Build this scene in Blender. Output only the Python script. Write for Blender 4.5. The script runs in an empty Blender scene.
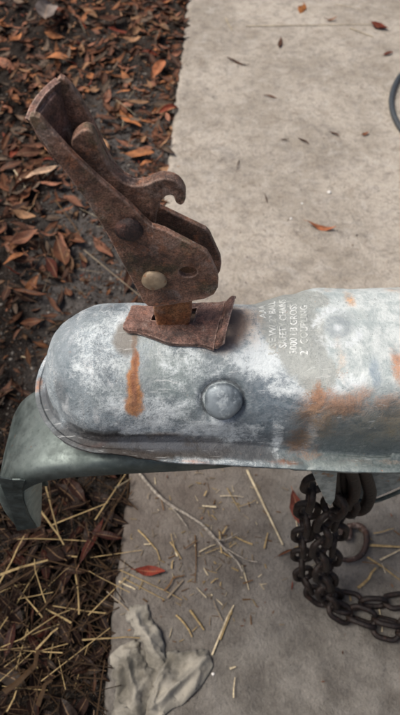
import bpy, bmesh, math, random
from mathutils import Vector, Matrix, noise
from mathutils.bvhtree import BVHTree
R = math.radians
rnd = random.Random(7)
S = bpy.context.scene
C = S.collection

# ------------------------------------------------------------------ camera
PITCH, FPX, HC = R(55), 600.0, 0.544          # looking 55 deg down, from 0.54 m above the slab
cam_d = bpy.data.cameras.new('camera'); cam = bpy.data.objects.new('camera', cam_d); C.objects.link(cam)
cam.location = (0, 0, HC); cam.rotation_euler = (R(90) - PITCH, 0, 0)
cam_d.sensor_fit = 'VERTICAL'; cam_d.sensor_height = 24; cam_d.lens = 24 * FPX / 715
cam_d.clip_start = 0.01; cam_d.clip_end = 200
cam_d.dof.use_dof = True; cam_d.dof.focus_distance = 0.262; cam_d.dof.aperture_fstop = 13
S.camera = cam
# ------------------------------------------------------------------ light: overcast garden light from the far side
SUN_EL, SUN_AZ = R(60), R(-92)                  # azimuth from +Y towards +X
W = bpy.data.worlds.new('World'); S.world = W; W.use_nodes = True
nt = W.node_tree; sky = nt.nodes.new('ShaderNodeTexSky'); sky.sky_type = 'NISHITA'; sky.sun_disc = False
sky.sun_elevation = SUN_EL; sky.sun_rotation = SUN_AZ; sky.dust_density = 6; sky.air_density = .7; sky.ozone_density = 0.3
bg = nt.nodes['Background']; bg.inputs['Strength'].default_value = 0.105
nt.links.new(sky.outputs[0], bg.inputs['Color'])
sl = bpy.data.lights.new('sun', 'SUN'); sl.energy = 3.1; sl.angle = R(26); sl.color = (1, .95, .87)
sun = bpy.data.objects.new('sun', sl); C.objects.link(sun)
sd = Vector((math.sin(SUN_AZ) * math.cos(SUN_EL), math.cos(SUN_AZ) * math.cos(SUN_EL), math.sin(SUN_EL)))
sun.rotation_euler = sd.to_track_quat('Z', 'Y').to_euler(); sun.location = sd * 5
S.view_settings.view_transform = 'Standard'; S.view_settings.look = 'None'
S.view_settings.exposure = 0.3; S.view_settings.gamma = 1

# ------------------------------------------------------------------ helpers
def ray(px, py):
    x = (px - 200) / FPX; y = (357.5 - py) / FPX
    return Vector((x, math.cos(PITCH) + y * math.sin(PITCH), -math.sin(PITCH) + y * math.cos(PITCH)))
def onz(px, py, z=0.0):
    d = ray(px, py); t = (z - HC) / d.z; return Vector((d.x * t, d.y * t, z))
def ony(px, py, y):
    d = ray(px, py); t = y / d.y; return Vector((d.x * t, y, HC + d.z * t))
def smooth(a, b, x):
    t = min(1, max(0, (x - a) / (b - a))); return t * t * (3 - 2 * t)

def litter_shade(x, y):
    """shade over the litter near the coupler, put in as a darker tint"""
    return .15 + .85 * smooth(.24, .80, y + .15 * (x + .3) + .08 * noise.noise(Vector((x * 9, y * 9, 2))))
def tag(o, label=None, cat=None, group=None, kind=None):
    if label: o['label'] = label
    if cat: o['category'] = cat
    if group: o['group'] = group
    if kind: o['kind'] = kind
    return o
def empty(name, loc):
    o = bpy.data.objects.new(name, None); o.location = loc; o.empty_display_size = .02; C.objects.link(o); return o
def link(name, me, mat=None, parent=None, loc=None):
    if mat and not me.materials: me.materials.append(mat)
    o = bpy.data.objects.new(name, me); C.objects.link(o)
    if parent:
        o.parent = parent
    if loc is not None: o.location = loc
    return o
def world_off(o):
    v = Vector(o.location)
    while o.parent: o = o.parent; v += o.location
    return v
def mesh(name, vs, fs, mat=None, parent=None, sm=True, off=True):
    """vs in world space; stored relative to the parent"""
    if parent and off:
        w = world_off(parent); vs = [Vector(v) - w for v in vs]
    me = bpy.data.meshes.new(name); me.from_pydata([tuple(v) for v in vs], [], fs); me.update()
    me.polygons.foreach_set('use_smooth', [sm] * len(me.polygons))
    return link(name, me, mat, parent)
def jitter(me, amp, scale, seed=0):
    n = [v.normal.copy() for v in me.vertices]
    for v, k in zip(me.vertices, n):
        v.co += k * amp * noise.fractal(v.co * scale + Vector((seed, seed * 2.3, 1)), 1, 2, 3)
def plate(name, outer, y0, th, mat, parent, holes=(), bev=.0004, bend=None, res=None):
    """outline given as (x,z) pairs lying in the plane y=y0, extruded th away from the viewer"""
    cu = bpy.data.curves.new(name, 'CURVE'); cu.dimensions = '2D'; cu.fill_mode = 'BOTH'
    for pts in [outer] + list(holes):
        sp = cu.splines.new('POLY'); sp.points.add(len(pts) - 1)
        for p, q in zip(sp.points, pts): p.co = (q[0], q[1], 0, 1)
        sp.use_cyclic_u = True
    cu.extrude = th / 2 - bev; cu.bevel_depth = bev; cu.bevel_resolution = 2; cu.offset = -bev
    ob = bpy.data.objects.new('tmp', cu); C.objects.link(ob)
    dg = bpy.context.evaluated_depsgraph_get(); dg.update()
    me = bpy.data.meshes.new_from_object(ob.evaluated_get(dg)); bpy.data.objects.remove(ob)
    w = world_off(parent) if parent else Vector()
    for v in me.vertices:
        x, z, y = v.co.x, v.co.y, v.co.z
        v.co = Vector((x, y0 + th / 2 + y, z))
        if bend: v.co = bend(v.co)
        v.co -= w
    me.name = name
    bm = bmesh.new(); bm.from_mesh(me); bmesh.ops.remove_doubles(bm, verts=bm.verts, dist=1e-6)
    bmesh.ops.recalc_face_normals(bm, faces=bm.faces); bm.to_mesh(me); bm.free()
    for p in me.polygons: p.use_smooth = False
    me.materials.clear(); me.materials.append(mat)
    o = link(name, me, None, parent)
    return o
def spline(pts, n, closed=False):
    """Catmull-Rom through points"""
    out = []; m = len(pts); P = [Vector(p) for p in pts]
    segs = m if closed else m - 1
    for i in range(segs):
        if closed: a, b, c, d = P[i - 1], P[i], P[(i + 1) % m], P[(i + 2) % m]
        else: a, b, c, d = P[max(i - 1, 0)], P[i], P[i + 1], P[min(i + 2, m - 1)]
        for k in range(n):
            t = k / n
            out.append(.5 * ((2 * b) + (c - a) * t + (2 * a - 5 * b + 4 * c - d) * t * t + (3 * b - a - 3 * c + d) * t ** 3))
    if not closed: out.append(P[-1])
    return out
def tube_data(path, rad, seg=8, closed=False, caps=True, flat=1.0):
    vs, fs = [], []; n = len(path); up = Vector((0.13, .31, 1)).normalized()
    T0 = None
    for i, p in enumerate(path):
        a = path[i - 1] if (i or closed) else p; b = path[(i + 1) % n] if (i < n - 1 or closed) else p
        t = (b - a).normalized()
        if T0 is None: nrm = t.orthogonal().normalized() if abs(t.dot(up)) > .97 else (up - t * up.dot(t)).normalized()
        else: nrm = (nrm - t * nrm.dot(t)).normalized()
        T0 = t; bn = t.cross(nrm); r = rad(i / (n - 1)) if callable(rad) else rad
        for k in range(seg):
            an = 2 * math.pi * k / seg
            vs.append(p + nrm * math.cos(an) * r * flat + bn * math.sin(an) * r)
    for i in range(n if closed else n - 1):
        j = (i + 1) % n
        for k in range(seg):
            l = (k + 1) % seg; fs.append((i * seg + k, i * seg + l, j * seg + l, j * seg + k))
    if caps and not closed:
        fs.append(tuple(range(seg))[::-1]); fs.append(tuple((n - 1) * seg + k for k in range(seg)))
    return vs, fs
def tube(name, path, rad, mat, parent=None, seg=8, closed=False, flat=1.0):
    vs, fs = tube_data(path, rad, seg, closed, flat=flat); return mesh(name, vs, fs, mat, parent)
def rivet(name, pos, nrm, r, h, mat, parent, flat=.35, seed=0):
    """domed rivet head with its collar"""
    prof = [(0, h), (r * .3, h * .96), (r * .55, h * .86), (r * .78, h * .66), (r * .93, h * .38), (r, h * .12), (r, -h * .6)]
    q = Vector(nrm).to_track_quat('Z', 'Y'); vs, fs = [], []; N = 28
    for i, (a, b) in enumerate(prof):
        for k in range(N):
            an = 2 * math.pi * k / N; wob = 1 + .03 * math.sin(3 * an + seed) + .02 * math.sin(5 * an + seed * 2)
            vs.append(Vector(pos) + q @ Vector((a * wob * math.cos(an), a * wob * math.sin(an), b)))
    for i in range(len(prof) - 1):
        for k in range(N):
            l = (k + 1) % N; fs.append((i * N + k, (i + 1) * N + k, (i + 1) * N + l, i * N + l))
    return mesh(name, vs, fs, mat, parent)

# ------------------------------------------------------------------ node material helpers
class Mat:
    def __init__(s, name, coord='Object'):
        s.m = bpy.data.materials.new(name); s.m.use_nodes = True; s.t = s.m.node_tree
        s.b = s.t.nodes['Principled BSDF']; s.tc = s.t.nodes.new('ShaderNodeTexCoord'); s.co = s.tc.outputs[coord]
    def n(s, typ, **kw):
        nd = s.t.nodes.new(typ)
        for k, v in kw.items(): setattr(nd, k, v)
        return nd
    def put(s, sock, v):
        if isinstance(v, bpy.types.NodeSocket): s.t.links.new(v, sock)
        else: sock.default_value = v
    def noise(s, scale, detail=6, rough=.6, dist=0, co=None, off=None):
        nd = s.n('ShaderNodeTexNoise'); nd.inputs['Scale'].default_value = scale; nd.inputs['Detail'].default_value = detail
        nd.inputs['Roughness'].default_value = rough; nd.inputs['Distortion'].default_value = dist
        c = co or s.co
        if off is not None: c = s.vadd(c, off)
        s.put(nd.inputs['Vector'], c); return nd.outputs['Fac']
    def vor(s, scale, feat='F1', out='Distance', co=None, rand=1):
        nd = s.n('ShaderNodeTexVoronoi', feature=feat); nd.inputs['Scale'].default_value = scale
        nd.inputs['Randomness'].default_value = rand
        s.put(nd.inputs['Vector'], co or s.co); return nd.outputs[out]
    def vadd(s, a, v):
        nd = s.n('ShaderNodeVectorMath', operation='ADD'); s.put(nd.inputs[0], a); s.put(nd.inputs[1], v); return nd.outputs[0]
    def math(s, op, a, b=0.0, clamp=False):
        nd = s.n('ShaderNodeMath', operation=op); nd.use_clamp = clamp; s.put(nd.inputs[0], a); s.put(nd.inputs[1], b); return nd.outputs[0]
    def ramp(s, f, a, b, inv=False):
        nd = s.n('ShaderNodeMapRange', interpolation_type='SMOOTHSTEP'); s.put(nd.inputs[0], f)
        nd.inputs[1].default_value = a; nd.inputs[2].default_value = b
        nd.inputs[3].default_value = 1.0 if inv else 0.0; nd.inputs[4].default_value = 0.0 if inv else 1.0
        return nd.outputs[0]
    def mix(s, f, a, b, mode='MIX'):
        nd = s.n('ShaderNodeMix', data_type='RGBA', blend_type=mode); s.put(nd.inputs[0], f)
        def c(v): return v if isinstance(v, bpy.types.NodeSocket) else tuple(v) + ((1,) if len(v) == 3 else ())
        s.put(nd.inputs[6], c(a)); s.put(nd.inputs[7], c(b)); return nd.outputs[2]
    def bump(s, h, strength=.5, dist=.001, prev=None):
        nd = s.n('ShaderNodeBump'); nd.inputs['Strength'].default_value = strength; nd.inputs['Distance'].default_value = dist
        s.put(nd.inputs['Height'], h)
        if prev: s.put(nd.inputs['Normal'], prev)
        return nd.outputs[0]
    def warp(s, scale, amp):
        nz = s.n('ShaderNodeTexNoise'); nz.inputs['Scale'].default_value = scale; nz.inputs['Detail'].default_value = 5
        s.put(nz.inputs['Vector'], s.co)
        a = s.n('ShaderNodeVectorMath', operation='SUBTRACT'); s.put(a.inputs[0], nz.outputs['Color']); a.inputs[1].default_value = (.5, .5, .5)
        b = s.n('ShaderNodeVectorMath', operation='SCALE'); s.put(b.inputs[0], a.outputs[0]); b.inputs['Scale'].default_value = amp
        return s.vadd(s.co, b.outputs[0])
    def blob(s, c, r, co, soft=.35):
        """ellipsoid mask centred c with radii r in the distorted coordinate co"""
        a = s.n('ShaderNodeVectorMath', operation='SUBTRACT'); s.put(a.inputs[0], co); a.inputs[1].default_value = c
        d = s.n('ShaderNodeVectorMath', operation='DIVIDE'); s.put(d.inputs[0], a.outputs[0]); d.inputs[1].default_value = r
        l = s.n('ShaderNodeVectorMath', operation='LENGTH'); s.put(l.inputs[0], d.outputs[0])
        return s.ramp(l.outputs['Value'], 1 - soft, 1 + soft, inv=True)
    def out(s, col=None, rough=None, metal=None, nrm=None, spec=None):
        if col is not None: s.put(s.b.inputs['Base Color'], col if isinstance(col, bpy.types.NodeSocket) else tuple(col) + (1,))
        if rough is not None: s.put(s.b.inputs['Roughness'], rough)
        if metal is not None: s.put(s.b.inputs['Metallic'], metal)
        if nrm is not None: s.put(s.b.inputs['Normal'], nrm)
        if spec is not None: s.put(s.b.inputs['Specular IOR Level'], spec)
        return s.m

def rust_mat(name, dark, mid, hot, hotness=.5, rough=.75, moss=0.0, scale=1.0, edge_amt=.8):
    m = Mat(name)
    big = m.noise(62 * scale, 7, .68, .6); fine = m.noise(420 * scale, 5, .7); pit = m.vor(260 * scale)
    c = m.mix(m.ramp(big, .40, .58), dark, mid)
    spots = m.ramp(m.noise(160 * scale, 5, .65, .3, off=(3, 1, 7)), .53, .66)
    c = m.mix(m.math('MULTIPLY', spots, hotness), c, hot)
    if moss: c = m.mix(m.math('MULTIPLY', m.ramp(m.noise(60, 5, .65, 0, off=(1, 9, 4)), .48, .64), moss), c, (.11, .125, .062))
    c = m.mix(m.ramp(fine, .3, .75), m.mix(.45, c, (.006, .004, .004)), c)
    mic = m.noise(1500 * scale, 4, .75, off=(6, 6, 6)); grit = m.noise(800 * scale, 3, .7, off=(2, 7, 6))
    c = m.mix(m.math('MULTIPLY', m.ramp(grit, .52, .66), .6), c, m.mix(.5, c, hot))
    c = m.mix(m.math('MULTIPLY', m.ramp(m.noise(95 * scale, 6, .7, .4, off=(9, 3, 3)), .52, .66), .5 if edge_amt else .06), c, (.40, .32, .28))
    c = m.mix(m.ramp(mic, .60, .36), c, m.mix(.6, c, (.006, .004, .003)))
    c = m.mix(m.math('MULTIPLY', m.ramp(mic, .60, .72), .35 if edge_amt else .08), c, (.36, .25, .19))
    pale = m.ramp(m.noise(300, 4, .7, off=(8, 8, 2)), .67, .73)
    c = m.mix(m.math('MULTIPLY', pale, .35 if edge_amt else .05), c, (.46, .40, .34))
    g = m.n('ShaderNodeNewGeometry'); bvn = m.n('ShaderNodeBevel'); bvn.samples = 6; bvn.inputs['Radius'].default_value = .0011
    dt = m.n('ShaderNodeVectorMath', operation='DOT_PRODUCT'); m.put(dt.inputs[0], bvn.outputs[0]); m.put(dt.inputs[1], g.outputs['Normal'])
    edge = m.math('MULTIPLY', m.ramp(dt.outputs['Value'], .995, .90), m.ramp(fine, .35, .6))
    c = m.mix(m.math('MULTIPLY', m.ramp(m.noise(44 * scale, 7, .7, .7, off=(5, 3, 8)), .50, .60), .72), c, m.mix(.70, c, (.008, .006, .006)))
    c = m.mix(m.math('MULTIPLY', edge, edge_amt), c, (.62, .46, .38))
    n1 = m.bump(m.ramp(pit, 0, .45), .45, .0005); n2 = m.bump(fine, .75, .0006, n1); n2 = m.bump(mic, .7, .0004, n2); n3 = m.bump(big, .5, .0018, n2)
    return m.out(c, m.ramp(m.math('ADD', m.math('MULTIPLY', fine, .5), m.math('MULTIPLY', big, .5)), .10, .75), 0.2, n3, .45)

M_rust = rust_mat('dark_rusted_steel', (.17, .098, .072), (.42, .235, .165), (.52, .22, .12), .75, moss=.55)
M_rust2 = rust_mat('brown_rusted_steel', (.14, .078, .062), (.32, .185, .15), (.40, .19, .13), .6)
M_orange = rust_mat('orange_rusted_steel', (.34, .125, .05), (.62, .26, .105), (.66, .32, .14), .6)
M_chain = rust_mat('blackened_chain_steel', (.008, .006, .006), (.022, .015, .012), (.08, .034, .020), .5, scale=.8, edge_amt=.0)
_p = M_chain.node_tree.nodes['Principled BSDF']; M_chain.node_tree.links.remove(_p.inputs['Roughness'].links[0]); _p.inputs['Roughness'].default_value = .5; _p.inputs['Specular IOR Level'].default_value = .35
M_hookrust = rust_mat('rusty_hook_steel', (.02, .010, .008), (.075, .036, .024), (.12, .05, .03), .4)
def zinc_small(name, base, dk, rs):
    m = Mat(name); a = m.noise(140, 6, .65, .3); f = m.noise(600, 4, .7)
    c = m.mix(m.ramp(a, .35, .62), dk, base); c = m.mix(m.ramp(m.noise(200, 5, .6, off=(4, 4, 1)), .56, .68), c, rs)
    return m.out(c, .55, .35, m.bump(a, .4, .0008, m.bump(f, .3, .0003)))
M_rivet = zinc_small('dull_zinc_rivet', (.40, .31, .21), (.24, .18, .12), (.30, .15, .08))
M_rivet_dark = rust_mat('black_rusted_rivet', (.045, .030, .030), (.13, .078, .070), (.24, .10, .07), .6)
M_rivet_grey = zinc_small('galvanised_rivet_head', (.20, .235, .26), (.09, .11, .125), (.34, .38, .40))

# ------------------------------------------------------------------ ground
E0, E1 = onz(105, 715), onz(189, 0)                       # the slab's long edge
def edge_x(y): return E0.x + (E1.x - E0.x) * (y - E0.y) / (E1.y - E0.y)
def soil_h(x, y):
    p = Vector((x, y, 0))
    h = -.012 + .010 * noise.fractal(p * 7 + Vector((3, 1, 0)), 1, 2, 4) + .005 * noise.fractal(p * 45, 1, 2, 5)
    h += .004 * math.exp(-((edge_x(y) - x) / .05) ** 2)
    h -= .016 * math.exp(-(((x + .19) / .10) ** 2 + ((y - .36) / .10) ** 2))
    h -= .006 * math.exp(-(((x + .15) / .08) ** 2 + ((y - .12) / .12) ** 2))
    return min(h, -.0015)

m = Mat('garden_soil_near_shade')
a = m.noise(9, 6, .6); f = m.noise(120, 6, .7); g2 = m.vor(230)
c = m.mix(m.ramp(a, .38, .62), (.012, .009, .007), (.046, .037, .032))
c = m.mix(m.ramp(f, .35, .65), m.mix(.5, c, (.008, .006, .005)), c)
c = m.mix(m.math('MULTIPLY', m.ramp(m.noise(300, 4, .6, off=(5, 2, 2)), .62, .7), .6), c, (.16, .13, .11))
# shade painted blacker into soil round the coupler, greyer sandy soil further off
mp = m.n('ShaderNodeSeparateXYZ'); m.put(mp.inputs[0], m.co)
far = m.ramp(m.math('ADD', mp.outputs[1], m.math('MULTIPLY', a, .3)), .50, .85)
c = m.mix(far, m.mix(.75, c, (.004, .003, .0026)), c)
c = m.mix(m.math('MULTIPLY', m.blob((-.11, .62, 0), (.10, .32, 1), m.warp(14, .09)), .8), c, m.mix(m.ramp(f, .3, .7), (.055, .050, .047), (.13, .12, .115)))
c = m.mix(m.math('MULTIPLY', m.ramp(m.noise(700, 3, .7, off=(5, 9, 2)), .58, .68), .7), c, (.17, .155, .14)); c = m.mix(m.math('MULTIPLY', m.ramp(m.noise(500, 3, .7, off=(2, 9, 2)), .56, .66), .8), c, (.006, .005, .004))
M_soil = m.out(c, .85, 0, m.bump(f, 1.0, .007, m.bump(g2, .5, .002)), .08)

m = Mat('weathered_concrete')
a = m.noise(5, 7, .62, .3); b = m.noise(26, 6, .65); f = m.noise(260, 5, .7); sp = m.vor(420)
wp = m.warp(12, .12)
bb = m.noise(38, 7, .72, .8, off=(6, 1, 9))
c = m.mix(m.ramp(a, .38, .62), (.272, .241, .201), (.405, .365, .312)); c = m.mix(m.math('MULTIPLY', m.ramp(bb, .54, .64), .55), c, (.20, .165, .130)); c = m.mix(m.math('MULTIPLY', m.ramp(bb, .46, .38), .45), c, (.43, .405, .37))
c = m.mix(m.math('MULTIPLY', m.ramp(b, .42, .68), .55), c, (.43, .39, .34))
mc = m.noise(900, 4, .75, off=(5, 5, 2)); m2_ = m.noise(60, 6, .75, .3, off=(1, 4, 4))
c = m.mix(m.math('MULTIPLY', m.ramp(m2_, .46, .64), .50), c, (.15, .135, .12))
c = m.mix(m.math('MULTIPLY', m.ramp(mc, .52, .68), .55), c, (.10, .085, .075)); c = m.mix(m.math('MULTIPLY', m.ramp(mc, .44, .32), .4), c, (.56, .52, .46))
c = m.mix(m.math('MULTIPLY', m.ramp(m.noise(14, 6, .7, .6, off=(2, 8, 1)), .52, .72), .45), c, (.15, .138, .13))
c = m.mix(m.math('MULTIPLY', m.ramp(f, .50, .70), .5), c, (.12, .11, .10))
c = m.mix(m.math('MULTIPLY', m.ramp(m.noise(160, 4, .7, off=(9, 2, 2)), .60, .70), .45), c, (.52, .49, .45))
c = m.mix(m.ramp(m.noise(420, 3, .6, off=(1, 1, 5)), .69, .73), c, (.05, .042, .036))
# brown-grey area beside the soil; shade below the coupler painted into the slab colour
slab_shade = m.blob((.03, .10, 0), (.27, .26, 1), wp, .5)
crk = m.ramp(m.vor(5.5, 'DISTANCE_TO_EDGE', co=m.warp(9, .12)), .0012, .004, inv=True)
c = m.mix(m.math('MULTIPLY', m.math('MULTIPLY', crk, m.ramp(a, .45, .6)), .35), c, (.07, .06, .05))
pit2 = m.ramp(m.vor(85, co=m.vadd(m.co, (3, 1, 1))), .04, .11, inv=True); c = m.mix(m.math('MULTIPLY', m.math('MULTIPLY', pit2, m.ramp(b, .46, .58)), .75), c, (.09, .075, .065))
ag2 = m.ramp(m.vor(70, co=m.vadd(m.co, (7, 2, 1))), .05, .13, inv=True); c = m.mix(m.math('MULTIPLY', m.math('MULTIPLY', ag2, m.ramp(m2_, .5, .62)), .6), c, (.56, .53, .49))
st1 = m.ramp(m.noise(75, 5, .7, 1.2, off=(3, 9, 9)), .56, .66); c = m.mix(m.math('MULTIPLY', st1, .45), c, (.14, .115, .095))
pore = m.ramp(m.vor(330), .05, .13, inv=True); c = m.mix(m.math('MULTIPLY', m.math('MULTIPLY', pore, m.ramp(b, .42, .6)), .8), c, (.07, .06, .052))
agg = m.ramp(m.vor(190, co=m.vadd(m.co, (1, 1, 1))), .10, .2, inv=True); c = m.mix(m.math('MULTIPLY', m.math('MULTIPLY', agg, m.ramp(m2_, .4, .6)), .4), c, (.47, .44, .40))
c = m.mix(m.math('MULTIPLY', slab_shade, .78), c, m.mix(m.ramp(b, .35, .65), (.046, .044, .042), (.125, .119, .110)))
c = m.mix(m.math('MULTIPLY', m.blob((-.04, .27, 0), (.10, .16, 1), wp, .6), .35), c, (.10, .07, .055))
M_conc = m.out(c, m.ramp(f, -.9, 1.2), 0, m.bump(f, .9, .0030, m.bump(b, .35, .004, m.bump(sp, .3, .0008))), .12)

# far ground sheet, reaching the horizon
def grass_floor():
    m = Mat('distant_yard'); a = m.noise(2, 6, .6); f = m.noise(40, 6, .7)
    c = m.mix(m.ramp(a, .4, .6), (.05, .045, .03), (.07, .06, .045)); c = m.mix(m.ramp(f, .4, .6), c, (.03, .022, .015))
    return m.out(c, .9, 0, m.bump(f, .6, .01))
g = mesh('yard_ground', [(-60, -60, -.08), (60, -60, -.08), (60, 60, -.08), (-60, 60, -.08)], [(0, 1, 2, 3)], grass_floor(), sm=False)
tag(g, kind='structure')
# soil sheet
vs, fs = [], []; NX, NY = 260, 620
for j in range(NY + 1):
    y = -.35 + 2.6 * (j / NY)
    for i in range(NX + 1):
        x = -1.1 + (edge_x(y) + .012 + 1.1) * (i / NX) ** .8
        vs.append((x, y, soil_h(x, y)))
for j in range(NY):
    for i in range(NX): q = j * (NX + 1) + i; fs.append((q, q + 1, q + NX + 2, q + NX + 1))
tag(mesh('soil', vs, fs, M_soil), kind='structure')
# concrete slab with a worn, rounded edge
vs, fs = [], []; NY = 700
prof = [(-.004, -.09), (-.004, -.008), (-.0030, -.0045), (-.0008, -.0018), (.002, -.0005), (.007, 0), (.02, 0), (.06, 0), (.12, 0), (.3, 0), (.8, 0), (2.2, 0)]
for j in range(NY + 1):
    y = -.5 + 3.2 * j / NY; ex = edge_x(y)
    wob = .005 * noise.fractal(Vector((y * 12, 3, 0)), 1, 2, 5) + .0022 * noise.fractal(Vector((y * 60, 3, 5)), 1, 2, 3)
    for k, (dx, z) in enumerate(prof):
        zz = z + (0 if k < 4 else .0008 * noise.noise(Vector(((ex + dx) * 9, y * 9, 0))))
        vs.append((ex + dx + wob * max(0, 1 - max(dx, 0) / .03), y, zz))
P = len(prof)
for j in range(NY):
    for k in range(P - 1): q = j * P + k; fs.append((q, q + 1, q + P + 1, q + P))
tag(mesh('concrete_slab', vs, fs, M_conc), kind='structure')

# ------------------------------------------------------------------ coupler
AX, YC, ZT = -.043, .165, .330                 # nose centre, axis, top height
coupler = empty('trailer_coupler', (0, YC, .285))
tag(coupler, 'weathered galvanised trailer coupler with rounded nose, rust stains and faded white lettering', 'trailer coupler')
def section(X, th):
    """half section: returns (r, z) for profile parameter th in 0..1"""
    b = smooth(.022, .062, X); b2 = smooth(-.01, .09, X)
    n = 2.05 + 2.5 * b; Wd = .0335 + .0025 * b + .003 * smooth(.06, .25, X); H = .034 + .018 * b2
    z0 = ZT - H; zf = .2880 - .0110 * b2; fo = .0405 + .0053 * smooth(-.048, -.005, X) - .0004 * b
    if th <= .62:
        t = th / .62 * math.pi / 2
        return Wd * math.sin(t) ** (2 / n), z0 + H * math.cos(t) ** (2 / n)
    t = (th - .62) / .38
    pts = [(Wd, z0), (Wd + .0003, zf + .0040), (Wd + .0018, zf + .0008), (Wd + .0045, zf), (fo - .002, zf + .0007), (fo, zf + .0002)]
    if z0 < zf + .005: pts[0] = (Wd, z0); pts[1] = (Wd + .0006, z0 - .0012 * 1)
    u = t * (len(pts) - 1); i = min(int(u), len(pts) - 2); w = u - i
    return pts[i][0] * (1 - w) + pts[i + 1][0] * w, pts[i][1] * (1 - w) + pts[i + 1][1] * w
stations = []
XE = .26; NS = 250
for i in range(NS): stations.append((XE + (AX - XE) * i / NS, Vector((0, 1)), None))
NC = 120
for i in range(NC + 1): a = math.pi / 2 + math.pi * i / NC; stations.append((AX, Vector((math.cos(a), math.sin(a))), None))
for i in range(1, NS + 1): stations.append((AX + (XE - AX) * i / NS, Vector((0, -1)), None))
NT = 78; vs, fs = [], []
ring_c = onz(337, 328, ZT)
bump_c = [(onz(337, 328, ZT), .0085, .0013), (onz(352, 355, ZT), .004, -.0004), (onz(300, 372, ZT), .012, -.0006), (onz(72, 330, ZT - .008), .012, -.0005)]
for X, n, _ in stations:
    for k in range(NT + 1):
        r, z = section(X, k / NT)
        p = Vector((X + n.x * r * .985, YC + n.y * r, z))
        vs.append(p)
for j in range(len(stations) - 1):
    for k in range(NT): q = j * (NT + 1) + k; fs.append((q, q + 1, q + NT + 2, q + NT + 1))
me = bpy.data.meshes.new('shell'); me.from_pydata([tuple(v) for v in vs], [], fs); me.update()
bm = bmesh.new(); bm.from_mesh(me); bmesh.ops.remove_doubles(bm, verts=bm.verts, dist=2e-5)
bmesh.ops.recalc_face_normals(bm, faces=bm.faces); bm.normal_update()
up = sum(f.normal.z * f.calc_area() for f in bm.faces)
if up < 0: bmesh.ops.reverse_faces(bm, faces=bm.faces); bm.normal_update()
def seam_bump(p):
    d = 0
    # pressed crease where the round nose meets the wider channel
    xx = p.x - (.036 + .35 * abs(p.y - YC) * 1.0)
    d -= .0011 * math.exp(-(xx / .004) ** 2) * smooth(.012, .03, abs(p.y - YC))
    # die groove round the ball pocket on the near side
    for c_, rad, am in bump_c:
        q = (Vector((p.x, p.y)) - Vector((c_.x, c_.y))).length / rad
        if p.z > .315: d += am * math.exp(-q * q * q)
    rg = abs((Vector((p.x, p.y)) - Vector((ring_c.x, ring_c.y))).length - .0105)
    if p.z > .315: d -= .0005 * math.exp(-(rg / .0015) ** 2)
    d += .0007 * noise.fractal(p * 38, 1, 2, 3) + .00016 * noise.fractal(p * 320, 1, 2, 3)
    return d
RVp = Vector((.0102, YC - .0335 * math.sin(R(57)), ZT - .034 + .034 * math.cos(R(57))))
for v in bm.verts:
    d = seam_bump(v.co)
    q = (v.co - RVp).length
    d -= .0022 * math.exp(-((q - .0095) / .0016) ** 2) - .0006 * math.exp(-(q / .014) ** 2)
    v.co += v.normal * d
bm.to_mesh(me); body_bvh = BVHTree.FromBMesh(bm); bm.free()
def hit(px, py):
    loc, nn, i, d = body_bvh.ray_cast(Vector((0, 0, HC)), ray(px, py).normalized()); return loc, nn
for v in me.vertices: v.co -= coupler.location
for p in me.polygons: p.use_smooth = True

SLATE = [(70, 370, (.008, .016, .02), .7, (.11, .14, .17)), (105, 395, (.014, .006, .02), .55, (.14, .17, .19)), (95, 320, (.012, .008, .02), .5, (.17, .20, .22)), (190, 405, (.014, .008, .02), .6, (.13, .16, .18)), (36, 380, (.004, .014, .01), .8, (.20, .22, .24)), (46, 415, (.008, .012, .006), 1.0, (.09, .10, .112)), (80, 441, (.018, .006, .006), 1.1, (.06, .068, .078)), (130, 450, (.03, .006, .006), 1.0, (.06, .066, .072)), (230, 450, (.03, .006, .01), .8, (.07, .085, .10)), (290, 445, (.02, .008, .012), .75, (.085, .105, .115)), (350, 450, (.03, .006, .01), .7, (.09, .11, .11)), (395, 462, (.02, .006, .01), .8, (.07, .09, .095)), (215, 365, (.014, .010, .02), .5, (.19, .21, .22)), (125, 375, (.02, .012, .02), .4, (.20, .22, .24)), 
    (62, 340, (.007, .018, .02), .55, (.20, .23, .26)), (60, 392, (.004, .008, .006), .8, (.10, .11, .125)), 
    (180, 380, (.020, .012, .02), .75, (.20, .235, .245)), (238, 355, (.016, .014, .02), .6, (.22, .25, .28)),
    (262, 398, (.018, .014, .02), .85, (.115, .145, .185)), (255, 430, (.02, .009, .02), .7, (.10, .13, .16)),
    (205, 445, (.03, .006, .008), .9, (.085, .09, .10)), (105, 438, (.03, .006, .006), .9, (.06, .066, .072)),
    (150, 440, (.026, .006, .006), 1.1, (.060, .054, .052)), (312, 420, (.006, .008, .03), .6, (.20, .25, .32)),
    (340, 425, (.008, .008, .02), .55, (.19, .22, .23)), (380, 440, (.03, .008, .012), .5, (.12, .15, .15)),
    (150, 340, (.02, .018, .02), .4, (.24, .26, .25)), (225, 395, (.012, .012, .02), .6, (.14, .165, .18)),
    (376, 372, (.003, .009, .02), .6, (.28, .33, .38)), (353, 318, (.009, .005, .02), .5, (.30, .33, .33)), (330, 346, (.004,.0035,.02), .6, (.33,.36,.36))]
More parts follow.
